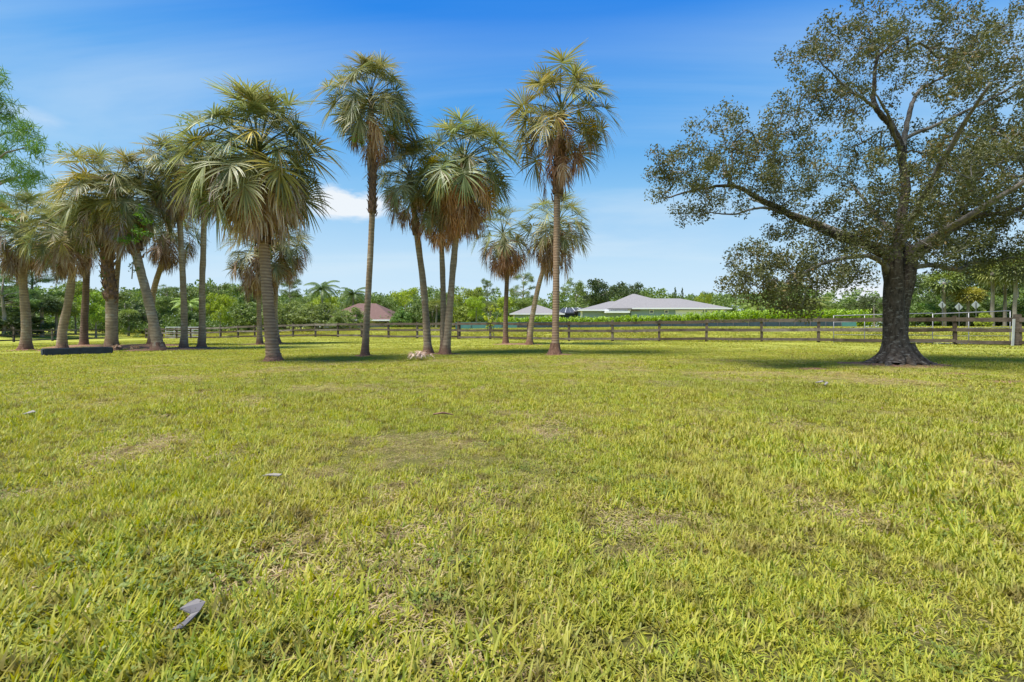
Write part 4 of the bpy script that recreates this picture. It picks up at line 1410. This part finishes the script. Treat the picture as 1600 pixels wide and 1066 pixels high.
hroof(902, 1000, 484.5, 467, HD - .2, HD + 12.6, (968, 990), hb, house)
hroof(950, 1075, 481.8, 453.5, HD - .7, HD + 15, (1010, 1014), hb, house)
hroof(1000, 1140, 481.9, 461.5, HD - .6, HD + 14.7, (1040, 1092), hb, house)
for (a_, b_, y_, dy) in ((902, 985, 484.2, -.22), (985.5, 1140, 481.7, -.72)):
    hbx('fascia', a_, b_, y_ - .2, y_ + 1.8, HD + dy - .06, HD + dy, M_trim, house, hb)
hbx('awning', 944, 981, 486.8, 489.3, HD - 1.2, HD + .4, M_trim, house, hb)
for (a_, b_) in ((1014.5, 1021), (1038, 1044)):
    w_ = hbx('window', a_, b_, 484.5, 490, HD - .08, HD - .003, M_trim, house, hb)
    hbx('pane', a_ + .9, b_ - .9, 485.6, 489, HD - .10, HD - .07, M_glass, w_, hb)
for (a_, b_) in ((1055, 1098), (1104, 1122)):
    g_ = hbx('garage_door', a_, b_, 484.6, 511, HD - .06, HD - .003, M_garage, house, hb)
    for k_ in range(4):
        hbx('panel', a_ + .6, b_ - .6, 485 + k_ * 6.2, 490.4 + k_ * 6.2, HD - .10, HD - .06, M_trim, g_, hb)
hbx('downpipe', 1099.5, 1101.5, 483.6, 511, HD - .12, HD - .003, M_trim, house, hb)
hbx('corner_board', 1128, 1132, 483.6, 511, HD - .05, HD - .003, M_trim, house, hb)
hbx('corner_board', 908, 911, 486, 511, HD + .5, HD + .597, M_trim, house, hb)

# small hip-roofed outbuilding
h2 = Vector((wx(838, HD), HD + 2, G(wx(838, HD), HD + 2)))
hs2 = thing('outbuilding', 'small square building with pale hip roof left of the grey house', 'building', h2)
hbx('wall', 802, 876, 491, 512, HD + .2, HD + 6, M_wall, hs2, h2)
hroof(796, 882, 490.5, 474, HD - .4, HD + 6.8, (837, 840), h2, hs2)
hbx('fascia', 796, 882, 490.2, 491.8, HD - .46, HD - .40, M_trim, hs2, h2)
hbx('door', 851, 862, 492.2, 512, HD + .12, HD + .197, M_garage, hs2, h2)
hbx('corner_board', 802, 804, 491.8, 512, HD + .14, HD + .197, M_trim, hs2, h2)

# screened pool enclosure between them
h3 = Vector((wx(905, HD), HD + 3, G(wx(905, HD), HD + 3)))
en = thing('pool_enclosure', 'dark screened enclosure with thin white frame between two grey roofs', 'enclosure', h3)
mb = MB()
hip(mb, wx(876, HD) - h3.x, wx(934, HD) - h3.x, 0, 9, wz(487.5, HD) - h3.z, wz(477.5, HD) - h3.z, (wx(890, HD) - h3.x, wx(920, HD) - h3.x))
obj('screen_roof', mb.mesh('screen_roof', M_cage), en)
mb = MB(); mb.box((0, 4.5, (wz(488, HD) - h3.z) / 2), (wx(932, HD) - wx(878, HD), 8.6, wz(488.6, HD) - h3.z))
obj('screen_wall', mb.mesh('screen_wall', M_cage), en)
for k_ in range(7):
    mb = MB()
    x0 = wx(878 + k_ * 9, HD) - h3.x; x1 = wx(891 + k_ * 4.6, HD) - h3.x
    mb.beam((x0, -.03, wz(487.4, HD) - h3.z), (x1, 4.5, wz(477.3, HD) - h3.z + .05), .05, .05)
    obj('roof_beam', mb.mesh('roof_beam', M_trim if k_ % 2 else M_galv), en)

# brown-roofed house, left
BD = 66.0
h4 = Vector((wx(560, BD), BD, G(wx(560, BD), BD)))
hs4 = thing('house', 'low house with brown shingled hip roof seen over the feathery shrubs', 'house', h4)
mb = MB()
hip(mb, wx(498, BD) - h4.x, wx(617, BD) - h4.x, -.5, 14, wz(499.5, BD) - h4.z, wz(470.5, BD) - h4.z, (wx(535, BD) - h4.x, wx(566, BD) - h4.x))
obj('roof', mb.mesh('roof', M_roofb), hs4)
mb = MB(); zt = wz(501, BD) - h4.z; mb.box(((wx(556, BD) - h4.x), 6.8, zt / 2), (wx(611, BD) - wx(502, BD), 13, zt))
obj('wall', mb.mesh('wall', plain('cream_wall', (.5, .46, .38), .8)), hs4)
mb = MB(); mb.box((wx(557.5, BD) - h4.x, -.53, zt + .04), (wx(617, BD) - wx(498, BD), .05, .2))
obj('fascia', mb.mesh('fascia', M_trim), hs4)

# ------------------------------------------------------------------ road signs (backs)
for (px, py, sz, D, lb) in ((1472, 477, 10.5, 47, 'leftmost of three diamond road signs seen from behind, nearest the oak'),
                            (1498, 480, 11.5, 47, 'middle one of three diamond road signs seen from behind, mounted lowest'),
                            (1524.5, 477, 12, 47, 'rightmost of three diamond road signs seen from behind')):
    b_ = on_ground(px, D)
    r_ = thing('road_sign', lb, 'sign', b_, 0, 'backs of diamond road signs')
    zc = EYE + (511 - py) / F * D - b_.z
    hw = sz / F * D * .56
    mb = MB()
    wv = .012
    mb.add([(-hw, -wv, zc), (0, -wv, zc - hw), (hw, -wv, zc), (0, -wv, zc + hw), (-hw, wv, zc), (0, wv, zc - hw), (hw, wv, zc), (0, wv, zc + hw)],
           [(0, 1, 2, 3), (7, 6, 5, 4), (0, 4, 5, 1), (1, 5, 6, 2), (2, 6, 7, 3), (3, 7, 4, 0)])
    obj('plate', mb.mesh('plate', M_sign), r_)
    mb = MB(); mb.box((0, -.045, (zc + hw * .6) / 2), (.06, .05, zc + hw * .6)); obj('post', mb.mesh('post', M_post), r_)
    mb = MB(); mb.box((0, -.078, zc + hw * .3), (.03, .012, .03)); mb2 = mb; obj('bolt', mb.mesh('bolt', M_galv), r_)

# utility pole far right behind the oak
for px, D, top, lb in ((1237, 90, 452, 'thin pale utility pole above the hedge behind the oak crown'),):
    b_ = on_ground(px, D); z_ = EYE + (511 - top) / F * D - b_.z
    r_ = thing('utility_pole', lb, 'pole', b_)
    mb = MB(); mb.tube([(0, 0, -.2), (0, 0, z_ * .5), (0, 0, z_)], [.15, .13, .10], 8); obj('shaft', mb.mesh('shaft', M_woodg, True), r_)
    mb = MB(); mb.box((0, -.16, z_ - .6), (1.8, .1, .12)); obj('crossarm', mb.mesh('crossarm', M_woodg), r_)

# ------------------------------------------------------------------ timber box under the left palms
xA, yA = wx(69, 14.9), 14.9
xB, yB = wx(175, 16.2), 16.2
o0 = Vector((xA, yA, G(xA, yA)))
tb = thing('timber_box', 'long low box of dark blue-black timbers on the grass by the left palms', 'box', o0)
dl = Vector((xB - xA, yB - yA, 0)); ln = dl.length; dl.normalize(); sdv = Vector((-dl.y, dl.x, 0))
W_ = .62
hgt = .10
for lay in range(1):
    for (p0, p1) in ((Vector((0, 0, 0)), dl * ln), (sdv * W_, sdv * W_ + dl * ln)):
        mb = MB(); mb.beam(p0 + Vector((0, 0, .112)), p1 + Vector((0, 0, .118)), .07, .215)
        obj('timber', mb.mesh('timber', M_timber), tb)
    for s_ in (0, ln):
        mb = MB(); mb.beam(dl * s_ + sdv * .037 + Vector((0, 0, .11)), dl * s_ + sdv * (W_ - .037) + Vector((0, 0, .11)), .07, .205)
        obj('timber', mb.mesh('timber', M_timber), tb)
mb = MB(); mb.beam(sdv * W_ / 2 + Vector((0, 0, .19)) + dl * .05, sdv * W_ / 2 + dl * (ln - .05) + Vector((0, 0, .19)), W_ - .1, .03)
obj('lid', mb.mesh('lid', M_timber), tb)


# ------------------------------------------------------------------ soil mounds round palms
def soil(name, px, D, rx, ry, h=.05, seed=0):
    rs = random.Random(seed)
    c_ = on_ground(px, D)
    n = 40; rings = [0, .3, .55, .75, .9, 1.0]
    V = [(c_.x, c_.y, c_.z + h)]; ph = [rs.uniform(0, 6) for _ in range(4)]
    for f in rings[1:]:
        for k_ in range(n):
            a_ = 2 * math.pi * k_ / n
            q = f * (1 + .14 * math.sin(3 * a_ + ph[0]) + .1 * math.sin(7 * a_ + ph[1]) + .06 * math.sin(13 * a_ + ph[2]))
            x = c_.x + rx * q * math.cos(a_); y = c_.y + ry * q * math.sin(a_)
            V.append((x, y, G(x, y) + (h * (1 - f * f) if f < 1 else -.03) + .012 * math.sin(k_ * 3 + f * 9)))
    T = [(0, 1 + k_, 1 + (k_ + 1) % n) for k_ in range(n)]
    Q = [(1 + i_ * n + k_, 1 + (i_ + 1) * n + k_, 1 + (i_ + 1) * n + (k_ + 1) % n, 1 + i_ * n + (k_ + 1) % n) for i_ in range(4) for k_ in range(n)]
    obj('soil_patch', mesh_np('soil_patch', V, Q, T, smooth=True, mat=M_mulch), kind='structure')
    return (c_.x, c_.y, rx, ry)


SOIL = [soil('s', 133, 23, 2.1, 1.0, .12, 1), soil('s', 200, 20.5, 1.6, .9, .13, 2), soil('s', 262, 18.9, 1.7, 1.0, .09, 3), soil('s', 300, 19.8, 1.4, .7, .09, 4),
        soil('s', 232, 23.5, 2.0, .8, .1, 5), soil('s', 97, 18.8, .9, .6, .06, 6), soil('s', 40, 20, .8, .6, .05, 7), soil('s', 405, 25, 1.1, .6, .05, 8), soil('s', 434, 26, .9, .5, .05, 9),
        soil('s', 429, 12.6, .42, .34, .04, 10), soil('s', 685, 16.2, .75, .45, .04, 11), soil('s', 808, 24.8, 1.3, .7, .07, 12), soil('s', 870, 15.4, .5, .35, .04, 13),
        soil('s', 1400, 11.3, 1.25, .95, .03, 14), soil('s', 570, 15.2, .34, .3, .03, 15), soil('s', 1270, 10.2, .35, .2, .01, 16), soil('s', 1498, 9.0, .32, .2, .01, 17), soil('s', 1575, 7.7, .4, .2, .01, 18)]


# ------------------------------------------------------------------ grass
def blade_set(n_tuft, per, patch, hmin, hmax, width, seed, segs=3, lean=0.9, dry=.15):
    rs = np.random.RandomState(seed)
    Vs = []; Qs = []; As = []; n0 = 0
    for t_ in range(n_tuft):
        r_ = patch * rs.rand() ** .5; a0 = rs.uniform(0, 6.28)
        cx_, cy_ = r_ * math.cos(a0), r_ * math.sin(a0)
        tv = rs.rand(); th_ = rs.uniform(.6, 1.15)
        for k_ in range(per):
            a_ = rs.uniform(0, 6.28)
            h_ = rs.uniform(hmin, hmax) * th_
            ln_ = abs(rs.normal(0, 1)) * .75 * lean + .25
            d = np.array([math.cos(a_), math.sin(a_), 0])
            sd_ = np.array([-d[1], d[0], 0])
            P = np.array([cx_ + rs.uniform(-.012, .012), cy_ + rs.uniform(-.012, .012), -.01])
            dirv = d * ln_ + np.array([0, 0, 1.]); dirv /= np.linalg.norm(dirv)
            w_ = width * rs.uniform(.6, 1.3)
            dr = rs.rand() < dry
            val = rs.uniform(0, .2) if dr else min(1, .25 + .5 * tv + rs.uniform(-.1, .3))
            if dr: dirv = dirv * .25 + d * 1.0; dirv /= np.linalg.norm(dirv)
            for s_ in range(segs + 1):
                f = s_ / segs
                ww = w_ * (1 - f ** 1.8) * .5 + .0004
                Vs += [P + sd_ * ww, P - sd_ * ww]; As += [val, val]
                P = P + dirv * h_ / segs
                dirv = dirv + d * .28 * ln_ + np.array([0, 0, -.22 * ln_]); dirv /= np.linalg.norm(dirv)
            Qs += [(n0 + 2 * s_, n0 + 2 * s_ + 1, n0 + 2 * s_ + 3, n0 + 2 * s_ + 2) for s_ in range(segs)]
            n0 += 2 * (segs + 1)
    return mesh_np('grass_patch', Vs, Qs, attrs={'rnd': As}, mat=M_grass)


def thatch_set(seed, n=200, patch=.2):
    rs = np.random.RandomState(seed)
    Vs = []; Qs = []; As = []; n0 = 0
    for k_ in range(n):
        r_ = patch * rs.rand() ** .5; a0 = rs.uniform(0, 6.28); a_ = rs.uniform(0, 6.28)
        P = np.array([r_ * math.cos(a0), r_ * math.sin(a0), rs.uniform(.0, .010)])
        d = np.array([math.cos(a_), math.sin(a_), rs.uniform(-.1, .22)]); sd_ = np.array([-d[1], d[0], rs.uniform(-.6, .6)])
        ln_ = rs.uniform(.02, .06); w_ = rs.uniform(.0008, .002); v = rs.uniform(0, .15) if rs.rand() < .62 else rs.uniform(.2, .9)
        m = P + d * ln_ * .5 + np.array([0, 0, .006])
        Vs += [P + sd_ * w_, P - sd_ * w_, m + sd_ * w_, m - sd_ * w_, P + d * ln_ + sd_ * .0005, P + d * ln_ - sd_ * .0005]; As += [v] * 6
        Qs += [(n0, n0 + 1, n0 + 3, n0 + 2), (n0 + 2, n0 + 3, n0 + 5, n0 + 4)]; n0 += 6
    return mesh_np('thatch_patch', Vs, Qs, attrs={'rnd': As}, mat=M_grass)


def weed_set(seed, patch=.16, n=26):
    rs = np.random.RandomState(seed)
    Vs = []; Qs = []; As = []; n0 = 0
    for k_ in range(n):
        r_ = patch * rs.rand() ** .5; a0 = rs.uniform(0, 6.28)
        c0 = np.array([r_ * math.cos(a0), r_ * math.sin(a0), rs.uniform(.01, .055)])
        v = rs.rand()
        for j in range(4):
            a_ = a0 + j * 1.57 + rs.uniform(-.4, .4)
            d = np.array([math.cos(a_), math.sin(a_), rs.uniform(.1, .6)]); s_ = np.array([-math.sin(a_), math.cos(a_), 0])
            ln_ = rs.uniform(.012, .026)
            Vs += [c0, c0 + d * ln_ * .55 + s_ * ln_ * .32, c0 + d * ln_, c0 + d * ln_ * .55 - s_ * ln_ * .32]
            As += [v] * 4; Qs.append((n0, n0 + 1, n0 + 2, n0 + 3)); n0 += 4
    return mesh_np('weed_patch', Vs, Qs, attrs={'rnd': As}, mat=M_weed)


near_p = [blade_set(34, 8, .17,   .024, .078, .0074, 40 + q, dry=.26, lean=1.2) for q in range(6)]
mid_p = [blade_set(56, 6, .32, .022, .055, .010, 60 + q, segs=2, dry=.16, lean=1.2) for q in range(4)]
far_p = [blade_set(110, 4, .8, .02, .045, .022, 70 + q, segs=2, dry=.1) for q in range(3)]
weeds = [weed_set(80 + q) for q in range(3)] + [thatch_set(90 + q) for q in range(4)] + [blade_set(3, 13, .035, .05, .115, .0085, 110 + q, segs=4, lean=1.5, dry=.18) for q in range(4)]
proto = []
for me in near_p + mid_p + far_p + weeds:
    proto.append(bpy.data.objects.new(me.name, me))   # used only as instance sources

P_ = []; I_ = []; SCL = []; RZ = []


def scatter(n, r0, r1, ids, smin, smax, seed, dens=None, ang=66, zs=1.0, power=1.0):
    rs = np.random.RandomState(seed)
    u = rs.rand(n)
    r_ = np.sqrt(r0 ** 2 + (r1 ** 2 - r0 ** 2) * u ** power)
    a_ = R(1) * rs.uniform(-ang, ang, n)
    x = r_ * np.sin(a_); y = r_ * np.cos(a_)
    keep = np.ones(n, bool)
    if dens is not None: keep &= rs.rand(n) < dens(x, y)
    s1 = (x - 23) * 0.486 + (y - 20.7) * 0.874
    for (cx_, cy_, rx_, ry_) in SOIL:
        inside = ((x - cx_) / (rx_ * .92)) ** 2 + ((y - cy_) / (ry_ * .92)) ** 2 < 1
        keep &= ~(inside & (rs.rand(n) < .93))
    x = x[keep]; y = y[keep]
    z = gz(x, y)
    nz = vnoise(x, y, .7) * .6 + vnoise(x + 50, y, 2.1) * .5
    s_ = rs.uniform(smin, smax, len(x)) * (.5 + .92 * nz)
    P_.append(np.stack([x, y, z], 1)); SCL.append(s_)
    I_.append(rs.choice(ids, len(x))); RZ.append(rs.uniform(0, 6.28, len(x)))


def patchy(x, y):
    v = vnoise(x, y, .30) * .62 + vnoise(x + 31, y + 7, 1.1) * .38
    return np.clip(.20 + 2.5 * (v - .28), .07, 1)


scatter(2500, .55, 3.6, list(range(0, 6)), .75, 1.25, 1, patchy)
scatter(6800, 3.4, 9.0, list(range(0, 6)), .8, 1.3, 2, patchy)
scatter(8000, 8.5, 21, list(range(6, 10)), .9, 1.4, 3, patchy, 58)
scatter(3600, 19, 62, list(range(10, 13)), .9, 1.6, 4, None, 56, power=1.2)
scatter(300, .6, 4.0, [13, 14, 15], .45, .75, 5, lambda x, y: np.where(vnoise(x + 9, y, .8) > .5, 1, .15))
scatter(2300, .6, 6.5, [20, 21, 22, 23], .6, 1.1, 8, lambda x, y: np.where(vnoise(x + 3, y + 8, .6) > .45, 1, .25))
bare = lambda x, y: np.clip(1.15 - 1.5 * patchy(x, y), .04, 1)
scatter(2200, .6, 5.0, [16, 17, 18, 19], .7, 1.1, 6, bare)
scatter(4200, 4.5, 14.0, [16, 17, 18, 19], .9, 1.4, 7, bare)
# rough, taller growth on the bank beyond the fence
rs = np.random.RandomState(9)
n = 5200
x = rs.uniform(-75, 45, n); s = rs.uniform(1.0, 16, n)
x0 = 23 - x
yy = 20.7 + x0 * .557 + s / .874
P_.append(np.stack([x, yy, gz(x, yy)], 1)); SCL.append(rs.uniform(1.2, 2.6, n) * (.5 + .9 * vnoise(x, yy, 2.0)))
I_.append(rs.choice([10, 11, 12], n)); RZ.append(rs.uniform(0, 6.28, n))
PT = np.concatenate(P_); IX = np.concatenate(I_); SC_ = np.concatenate(SCL); RZ_ = np.concatenate(RZ)
print('grass instances', len(PT))
gm = bpy.data.meshes.new('lawn_grass')
gm.vertices.add(len(PT)); gm.vertices.foreach_set('co', PT.astype(np.float32).ravel())
for k_, v_ in (('idx', IX), ('scl', SC_), ('rz', RZ_)):
    a_ = gm.attributes.new(k_, 'FLOAT', 'POINT'); a_.data.foreach_set('value', v_.astype(np.float32))
gm.update()
lawn = obj('lawn_grass', gm)
tag(lawn, 'short patchy yellow-green lawn grass covering the whole paddock', 'grass', kind='stuff')
ng = bpy.data.node_groups.new('scatter_grass', 'GeometryNodeTree')
ng.interface.new_socket('Geometry', in_out='INPUT', socket_type='NodeSocketGeometry')
ng.interface.new_socket('Geometry', in_out='OUTPUT', socket_type='NodeSocketGeometry')
gi = ng.nodes.new('NodeGroupInput'); go_ = ng.nodes.new('NodeGroupOutput')


def nattr(k):
    n_ = ng.nodes.new('GeometryNodeInputNamedAttribute'); n_.data_type = 'FLOAT'; n_.inputs['Name'].default_value = k
    return n_.outputs[0]


ai, as_, ar = nattr('idx'), nattr('scl'), nattr('rz')
cr_ = ng.nodes.new('ShaderNodeCombineXYZ'); ng.links.new(ar, cr_.inputs[2])
e2r = ng.nodes.new('FunctionNodeEulerToRotation'); ng.links.new(cr_.outputs[0], e2r.inputs[0])
jn = ng.nodes.new('GeometryNodeJoinGeometry')
for k_, po in enumerate(proto):
    cp = ng.nodes.new('FunctionNodeCompare'); cp.data_type = 'FLOAT'; cp.operation = 'EQUAL'
    ng.links.new(ai, cp.inputs['A']); cp.inputs['B'].default_value = float(k_); cp.inputs['Epsilon'].default_value = .2
    oi = ng.nodes.new('GeometryNodeObjectInfo'); oi.inputs['Object'].default_value = po; oi.inputs['As Instance'].default_value = True
    ip = ng.nodes.new('GeometryNodeInstanceOnPoints')
    ng.links.new(gi.outputs[0], ip.inputs['Points']); ng.links.new(cp.outputs[0], ip.inputs['Selection'])
    ng.links.new(oi.outputs['Geometry'], ip.inputs['Instance']); ng.links.new(e2r.outputs[0], ip.inputs['Rotation'])
    ng.links.new(as_, ip.inputs['Scale']); ng.links.new(ip.outputs[0], jn.inputs[0])
ng.links.new(jn.outputs[0], go_.inputs[0])
md = lawn.modifiers.new('scatter', 'NODES'); md.node_group = ng

# ------------------------------------------------------------------ vines, saplings, litter
def leaf_thing(name, label, cat, cent, spread, per, size, seed, color, stems=None, aspect=.5, flat=0.0):
    cent = np.asarray(cent, float); o = Vector(cent.mean(0))
    o.z = float(cent[:, 2].min()) 
    r_ = thing(name, label, cat, o)
    V, q, a_ = leaf_cloud(cent - np.array(o), spread, per, size, seed, aspect=aspect, flat=flat)
    f_ = obj('foliage', mesh_np('foliage', V, q, attrs={'rnd': a_}, mat=M_leaf), r_, kind='stuff'); f_.color = (*color, 1)
    if stems:
        mb = MB()
        for s_ in stems: mb.tube([Vector(p_) - o for p_ in s_], [.02 if len(s_) < 4 else .015] * len(s_), 5)
        obj('stem', mb.mesh('stem', M_bgbark, True), r_, kind='stuff')
    return r_


rv = np.random.RandomState(3)


def scatter_px(cx_, cy_, rx_, ry_, D, n, dd=.5):
    o = []
    for _ in range(n):
        a_ = rv.uniform(0, 6.28); r_ = rv.rand() ** .5
        v = W(cx_ + rx_ * r_ * math.cos(a_), cy_ + ry_ * r_ * math.sin(a_), D + rv.uniform(-dd, dd))
        o.append(tuple(v))
    return o


leaf_thing('climbing_vine', 'dark leafy vine filling the crown of the leaning lichened palm', 'vine', scatter_px(203, 352, 36, 34, 18.0, 70, .8), .16, 26, .09, 5, (.75, 1.15, .5),
           [[tuple(W(213, 400, 18.1)), tuple(W(207, 370, 17.9)), tuple(W(203, 345, 17.8))]])
leaf_thing('climbing_vine', 'fern-like green tuft growing among leaf bases of the tall solitary palm', 'vine', scatter_px(565, 216, 17, 13, 15.0, 18, .3), .10, 26, .06, 6, (1.2, 1.9, .7))
leaf_thing('climbing_vine', 'sparse leafy twigs hanging beside the thick palm near the timber box', 'vine',
           scatter_px(152, 398, 12, 20, 18.2, 7, .3) + scatter_px(163, 432, 6, 14, 18.2, 5, .2), .07, 7, .09, 7, (.6, .8, .4),
           [[tuple(W(166, 385, 18.2)), tuple(W(152, 388, 18.2)), tuple(W(143, 394, 18.2))]])
leaf_thing('climbing_vine', 'loose leafy twigs hanging left of the leaning lichened trunk', 'vine', scatter_px(212, 420, 10, 22, 18, 9, .2), .07, 7, .09, 9, (.6, .8, .4),
           [[tuple(W(214, 392, 18)), tuple(W(208, 410, 18)), tuple(W(206, 436, 18))]])
leaf_thing('vine_tangle', 'tangled vine trailing over the top rail near the oak foliage', 'vine',
           [(*(np.array(line_pt(p_)) - np.array([.03, .09])), G(*line_pt(p_)) + 1.24 + rv.normal() * .05) for p_ in np.linspace(1110, 1200, 26)], .13, 18, .06, 8, (.75, .75, .45), flat=.3)
leaf_thing('vine_tangle', 'thin creeper matted along the top rail behind the middle palms', 'vine',
           [(*(np.array(line_pt(p_)) + np.array([.1, .15])), G(*line_pt(p_)) + rv.uniform(.75, 1.3)) for p_ in np.linspace(612, 705, 90)], .18, 16, .06, 10, (.75, .72, .45))
leaf_thing('vine_tangle', 'dry creeper hanging on the fence left of the bleached palm trunk', 'vine',
           [(*(np.array(line_pt(p_)) + np.array([.1, .15])), G(*line_pt(p_)) + rv.uniform(.6, 1.3)) for p_ in np.linspace(440, 570, 90)], .2, 14, .07, 11, (.8, .8, .55))
leaf_thing('vine_tangle', 'greenish weeds on the rails between the tall ringed palm and the next posts', 'vine',
           [(*(np.array(line_pt(p_)) + np.array([.1, .2])), G(*line_pt(p_)) + rv.uniform(1.15, 1.35)) for p_ in np.linspace(890, 1100, 60)], .12, 12, .06, 12, (.8, .85, .5))
x_, y_ = line_pt(772)
leaf_thing('sapling', 'bushy bright yellow-green sapling growing against the fence near the short palms', 'sapling',
           scatter_px(772, 492, 17, 16, y_ + .3, 26, .4) + scatter_px(764, 505, 6, 10, y_ + .3, 6, .2), .17, 17, .14, 13, (1.9, 1.8, .4),
           [[(x_, y_ + .3, G(x_, y_)), tuple(W(771, 512, y_ + .3)), tuple(W(778, 492, y_ + .3))], [(x_, y_ + .3, G(x_, y_)), tuple(W(768, 512, y_ + .3)), tuple(W(762, 494, y_ + .3))]])
leaf_thing('tree_twigs', 'thin leafy treetop twigs poking above the palms, left of the slender pair', 'tree',
           scatter_px(100, 232, 12, 9, 26, 7, .5), .18, 12, .14, 14, (1.0, 1.2, .6), [[(wx(131, 26), 26, 0), tuple(W(134, 330, 26)), tuple(W(102, 236, 26))]])
leaf_thing('tree_twigs', 'thin leafy treetop twigs poking out beside the largest palm crown', 'tree',
           scatter_px(290, 188, 20, 9, 26, 9, .5), .17, 11, .14, 15, (1.1, 1.2, .6), [[(wx(315.5, 26), 26, 0), tuple(W(317, 330, 26)), tuple(W(296, 196, 26))]])

# pile of fallen fronds
pf = on_ground(657, 13.2)
r_ = thing('frond_pile', 'pile of bleached fallen palm fronds on the grass before the twin palms', 'debris', pf)
for q in range(16):
    o_ = obj('dead_frond', random.choice(DEAD[-42]), r_)
    o_.location = (random.uniform(-.2, .2), random.uniform(-.12, .12), .16 + .008 * q)
    o_.rotation_euler = (random.uniform(-.3, .3), R(-38 + random.uniform(-8, 8)), q * .7)
    o_.scale = (.25, .33, .22); o_.color = (1.6, 1.6, 1.7, 1)
pf = on_ground(200, 17.2)
r_ = thing('frond_pile', 'small brown heap of frond litter right of the timber box', 'debris', pf)
for q in range(6):
    o_ = obj('dead_frond', random.choice(DEAD[-42]), r_)
    o_.location = (random.uniform(-.3, .3), random.uniform(-.12, .12), .12 + .02 * q)
    o_.rotation_euler = (random.uniform(-.3, .3), R(-38 + random.uniform(-8, 8)), q * 1.1)
    o_.scale = (.35, .35, .15); o_.color = (1.0, .85, .8, 1)


def scrap(name, label, cat, px, py, pts, thick, mat, zoff=.05, tilt=(0, 0)):
    D = F * EYE / (py - 511)
    b_ = on_ground(px, D)
    o_ = Vector((b_.x, b_.y, b_.z + zoff))
    V = []
    n = len(pts)
    for sgn in (1, -1):
        for (x, y, z) in pts: V.append((x, y, z + sgn * thick / 2))
    mb = MB()
    bmT = [(0, k_, k_ + 1) for k_ in range(1, n - 1)] + [(n, n + k_ + 1, n + k_) for k_ in range(1, n - 1)]
    mb.add(V, [(k_, n + k_, n + (k_ + 1) % n, (k_ + 1) % n) for k_ in range(n)], bmT)
    ob_ = obj(name, mb.mesh(name, mat), loc=o_)
    ob_.rotation_euler = (tilt[0], tilt[1], 0)
    return tag(ob_, label, cat)


# folded grey scrap in the foreground
D = F * EYE / (985 - 511)
b_ = on_ground(294, D)
gs = thing('plastic_scrap', 'torn grey plastic scrap lying in the foreground grass at left', 'litter', b_ + Vector((0, 0, .028)))
gs.scale = (.8, .8, .8)
mb = MB()
ptsA = [(-.042, .012, .030), (-.030, .052, .034), (.0, .050, .046), (.040, .042, .040), (.046, .0, .030), (.020, -.012, .026), (.002, .004, .036)]
nA = len(ptsA)
mb.add([(x, y, z) for x, y, z in ptsA] + [(x, y, z - .004) for x, y, z in ptsA], [(k_, nA + k_, nA + (k_ + 1) % nA, (k_ + 1) % nA) for k_ in range(nA)],
       [(0, k_ + 1, k_) for k_ in range(1, nA - 1)] + [(nA, nA + k_, nA + k_ + 1) for k_ in range(1, nA - 1)])
obj('flap', mb.mesh('flap', M_grey, False), gs)
mb = MB()
ptsB = [(.046, -.001, .029), (.020, -.013, .025), (.006, -.045, .006), (-.012, -.075, .004), (.030, -.070, .010), (.040, -.030, .018)]
nB = len(ptsB)
mb.add([(x, y, z) for x, y, z in ptsB] + [(x, y, z - .004) for x, y, z in ptsB], [(k_, nB + k_, nB + (k_ + 1) % nB, (k_ + 1) % nB) for k_ in range(nB)],
       [(0, k_ + 1, k_) for k_ in range(1, nB - 1)] + [(nB, nB + k_, nB + k_ + 1) for k_ in range(1, nB - 1)])
obj('folded_tail', mb.mesh('folded_tail', M_grey, False), gs)
scrap('flat_chip', 'flat pale grey chip in the grass, middle left of the lawn', 'litter', 425, 753,
      [(-.055, -.012, .0), (-.02, -.018, .005), (.05, -.012, 0), (.06, .008, .004), (.01, .016, .006), (-.045, .010, .002)], .006, M_paper, .035)
scrap('white_scrap', 'small white scrap in the grass near the left frame edge', 'litter', 47, 654,
      [(-.05, -.03, 0), (.02, -.035, .01), (.06, .0, .02), (.0, .03, .03), (-.04, .02, .01)], .006, M_paper, .035)
D = F * EYE / (605 - 511); b_ = on_ground(1285, D)
mb = MB(); mb.tube([(-.05, -.12, .05), (.03, -.06, .08), (.04, .05, .09), (-.03, .12, .06)], [.012, .018, .018, .008], 7)
o_ = obj('curled_bark', mb.mesh('curled_bark', M_paper, True), loc=b_); tag(o_, 'curled whitish strip of bark on the shaded grass below the oak', 'litter')
D = F * EYE / (655 - 511); b_ = on_ground(692, D)
mb = MB(); mb.tube([(-.1, 0, .05), (0, .03, .06), (.11, -.02, .05)], [.008, .012, .006], 6)
o_ = obj('dark_stick', mb.mesh('dark_stick', M_boot, True), loc=b_); tag(o_, 'short dark stick lying mid-lawn below the pile of fronds', 'stick')

# fallen leaves, too small and many to tell apart
rs = np.random.RandomState(12)
n = 170
r_ = np.sqrt(rs.uniform(1.0, 12 ** 2, n)); a_ = R(1) * rs.uniform(-55, 55, n)
x = r_ * np.sin(a_) + rs.rand(n) * 1.5; y = r_ * np.cos(a_)
V, q, av = leaf_cloud(np.stack([x, y, gz(x, y) + .02], 1), .01, 1, .034, 13, aspect=.5, upb=4.0)
lt = obj('fallen_leaves', mesh_np('fallen_leaves', V, q, attrs={'rnd': av}, mat=M_brown))
tag(lt, 'scattered small brown fallen leaves across the lawn', 'leaves', kind='stuff')
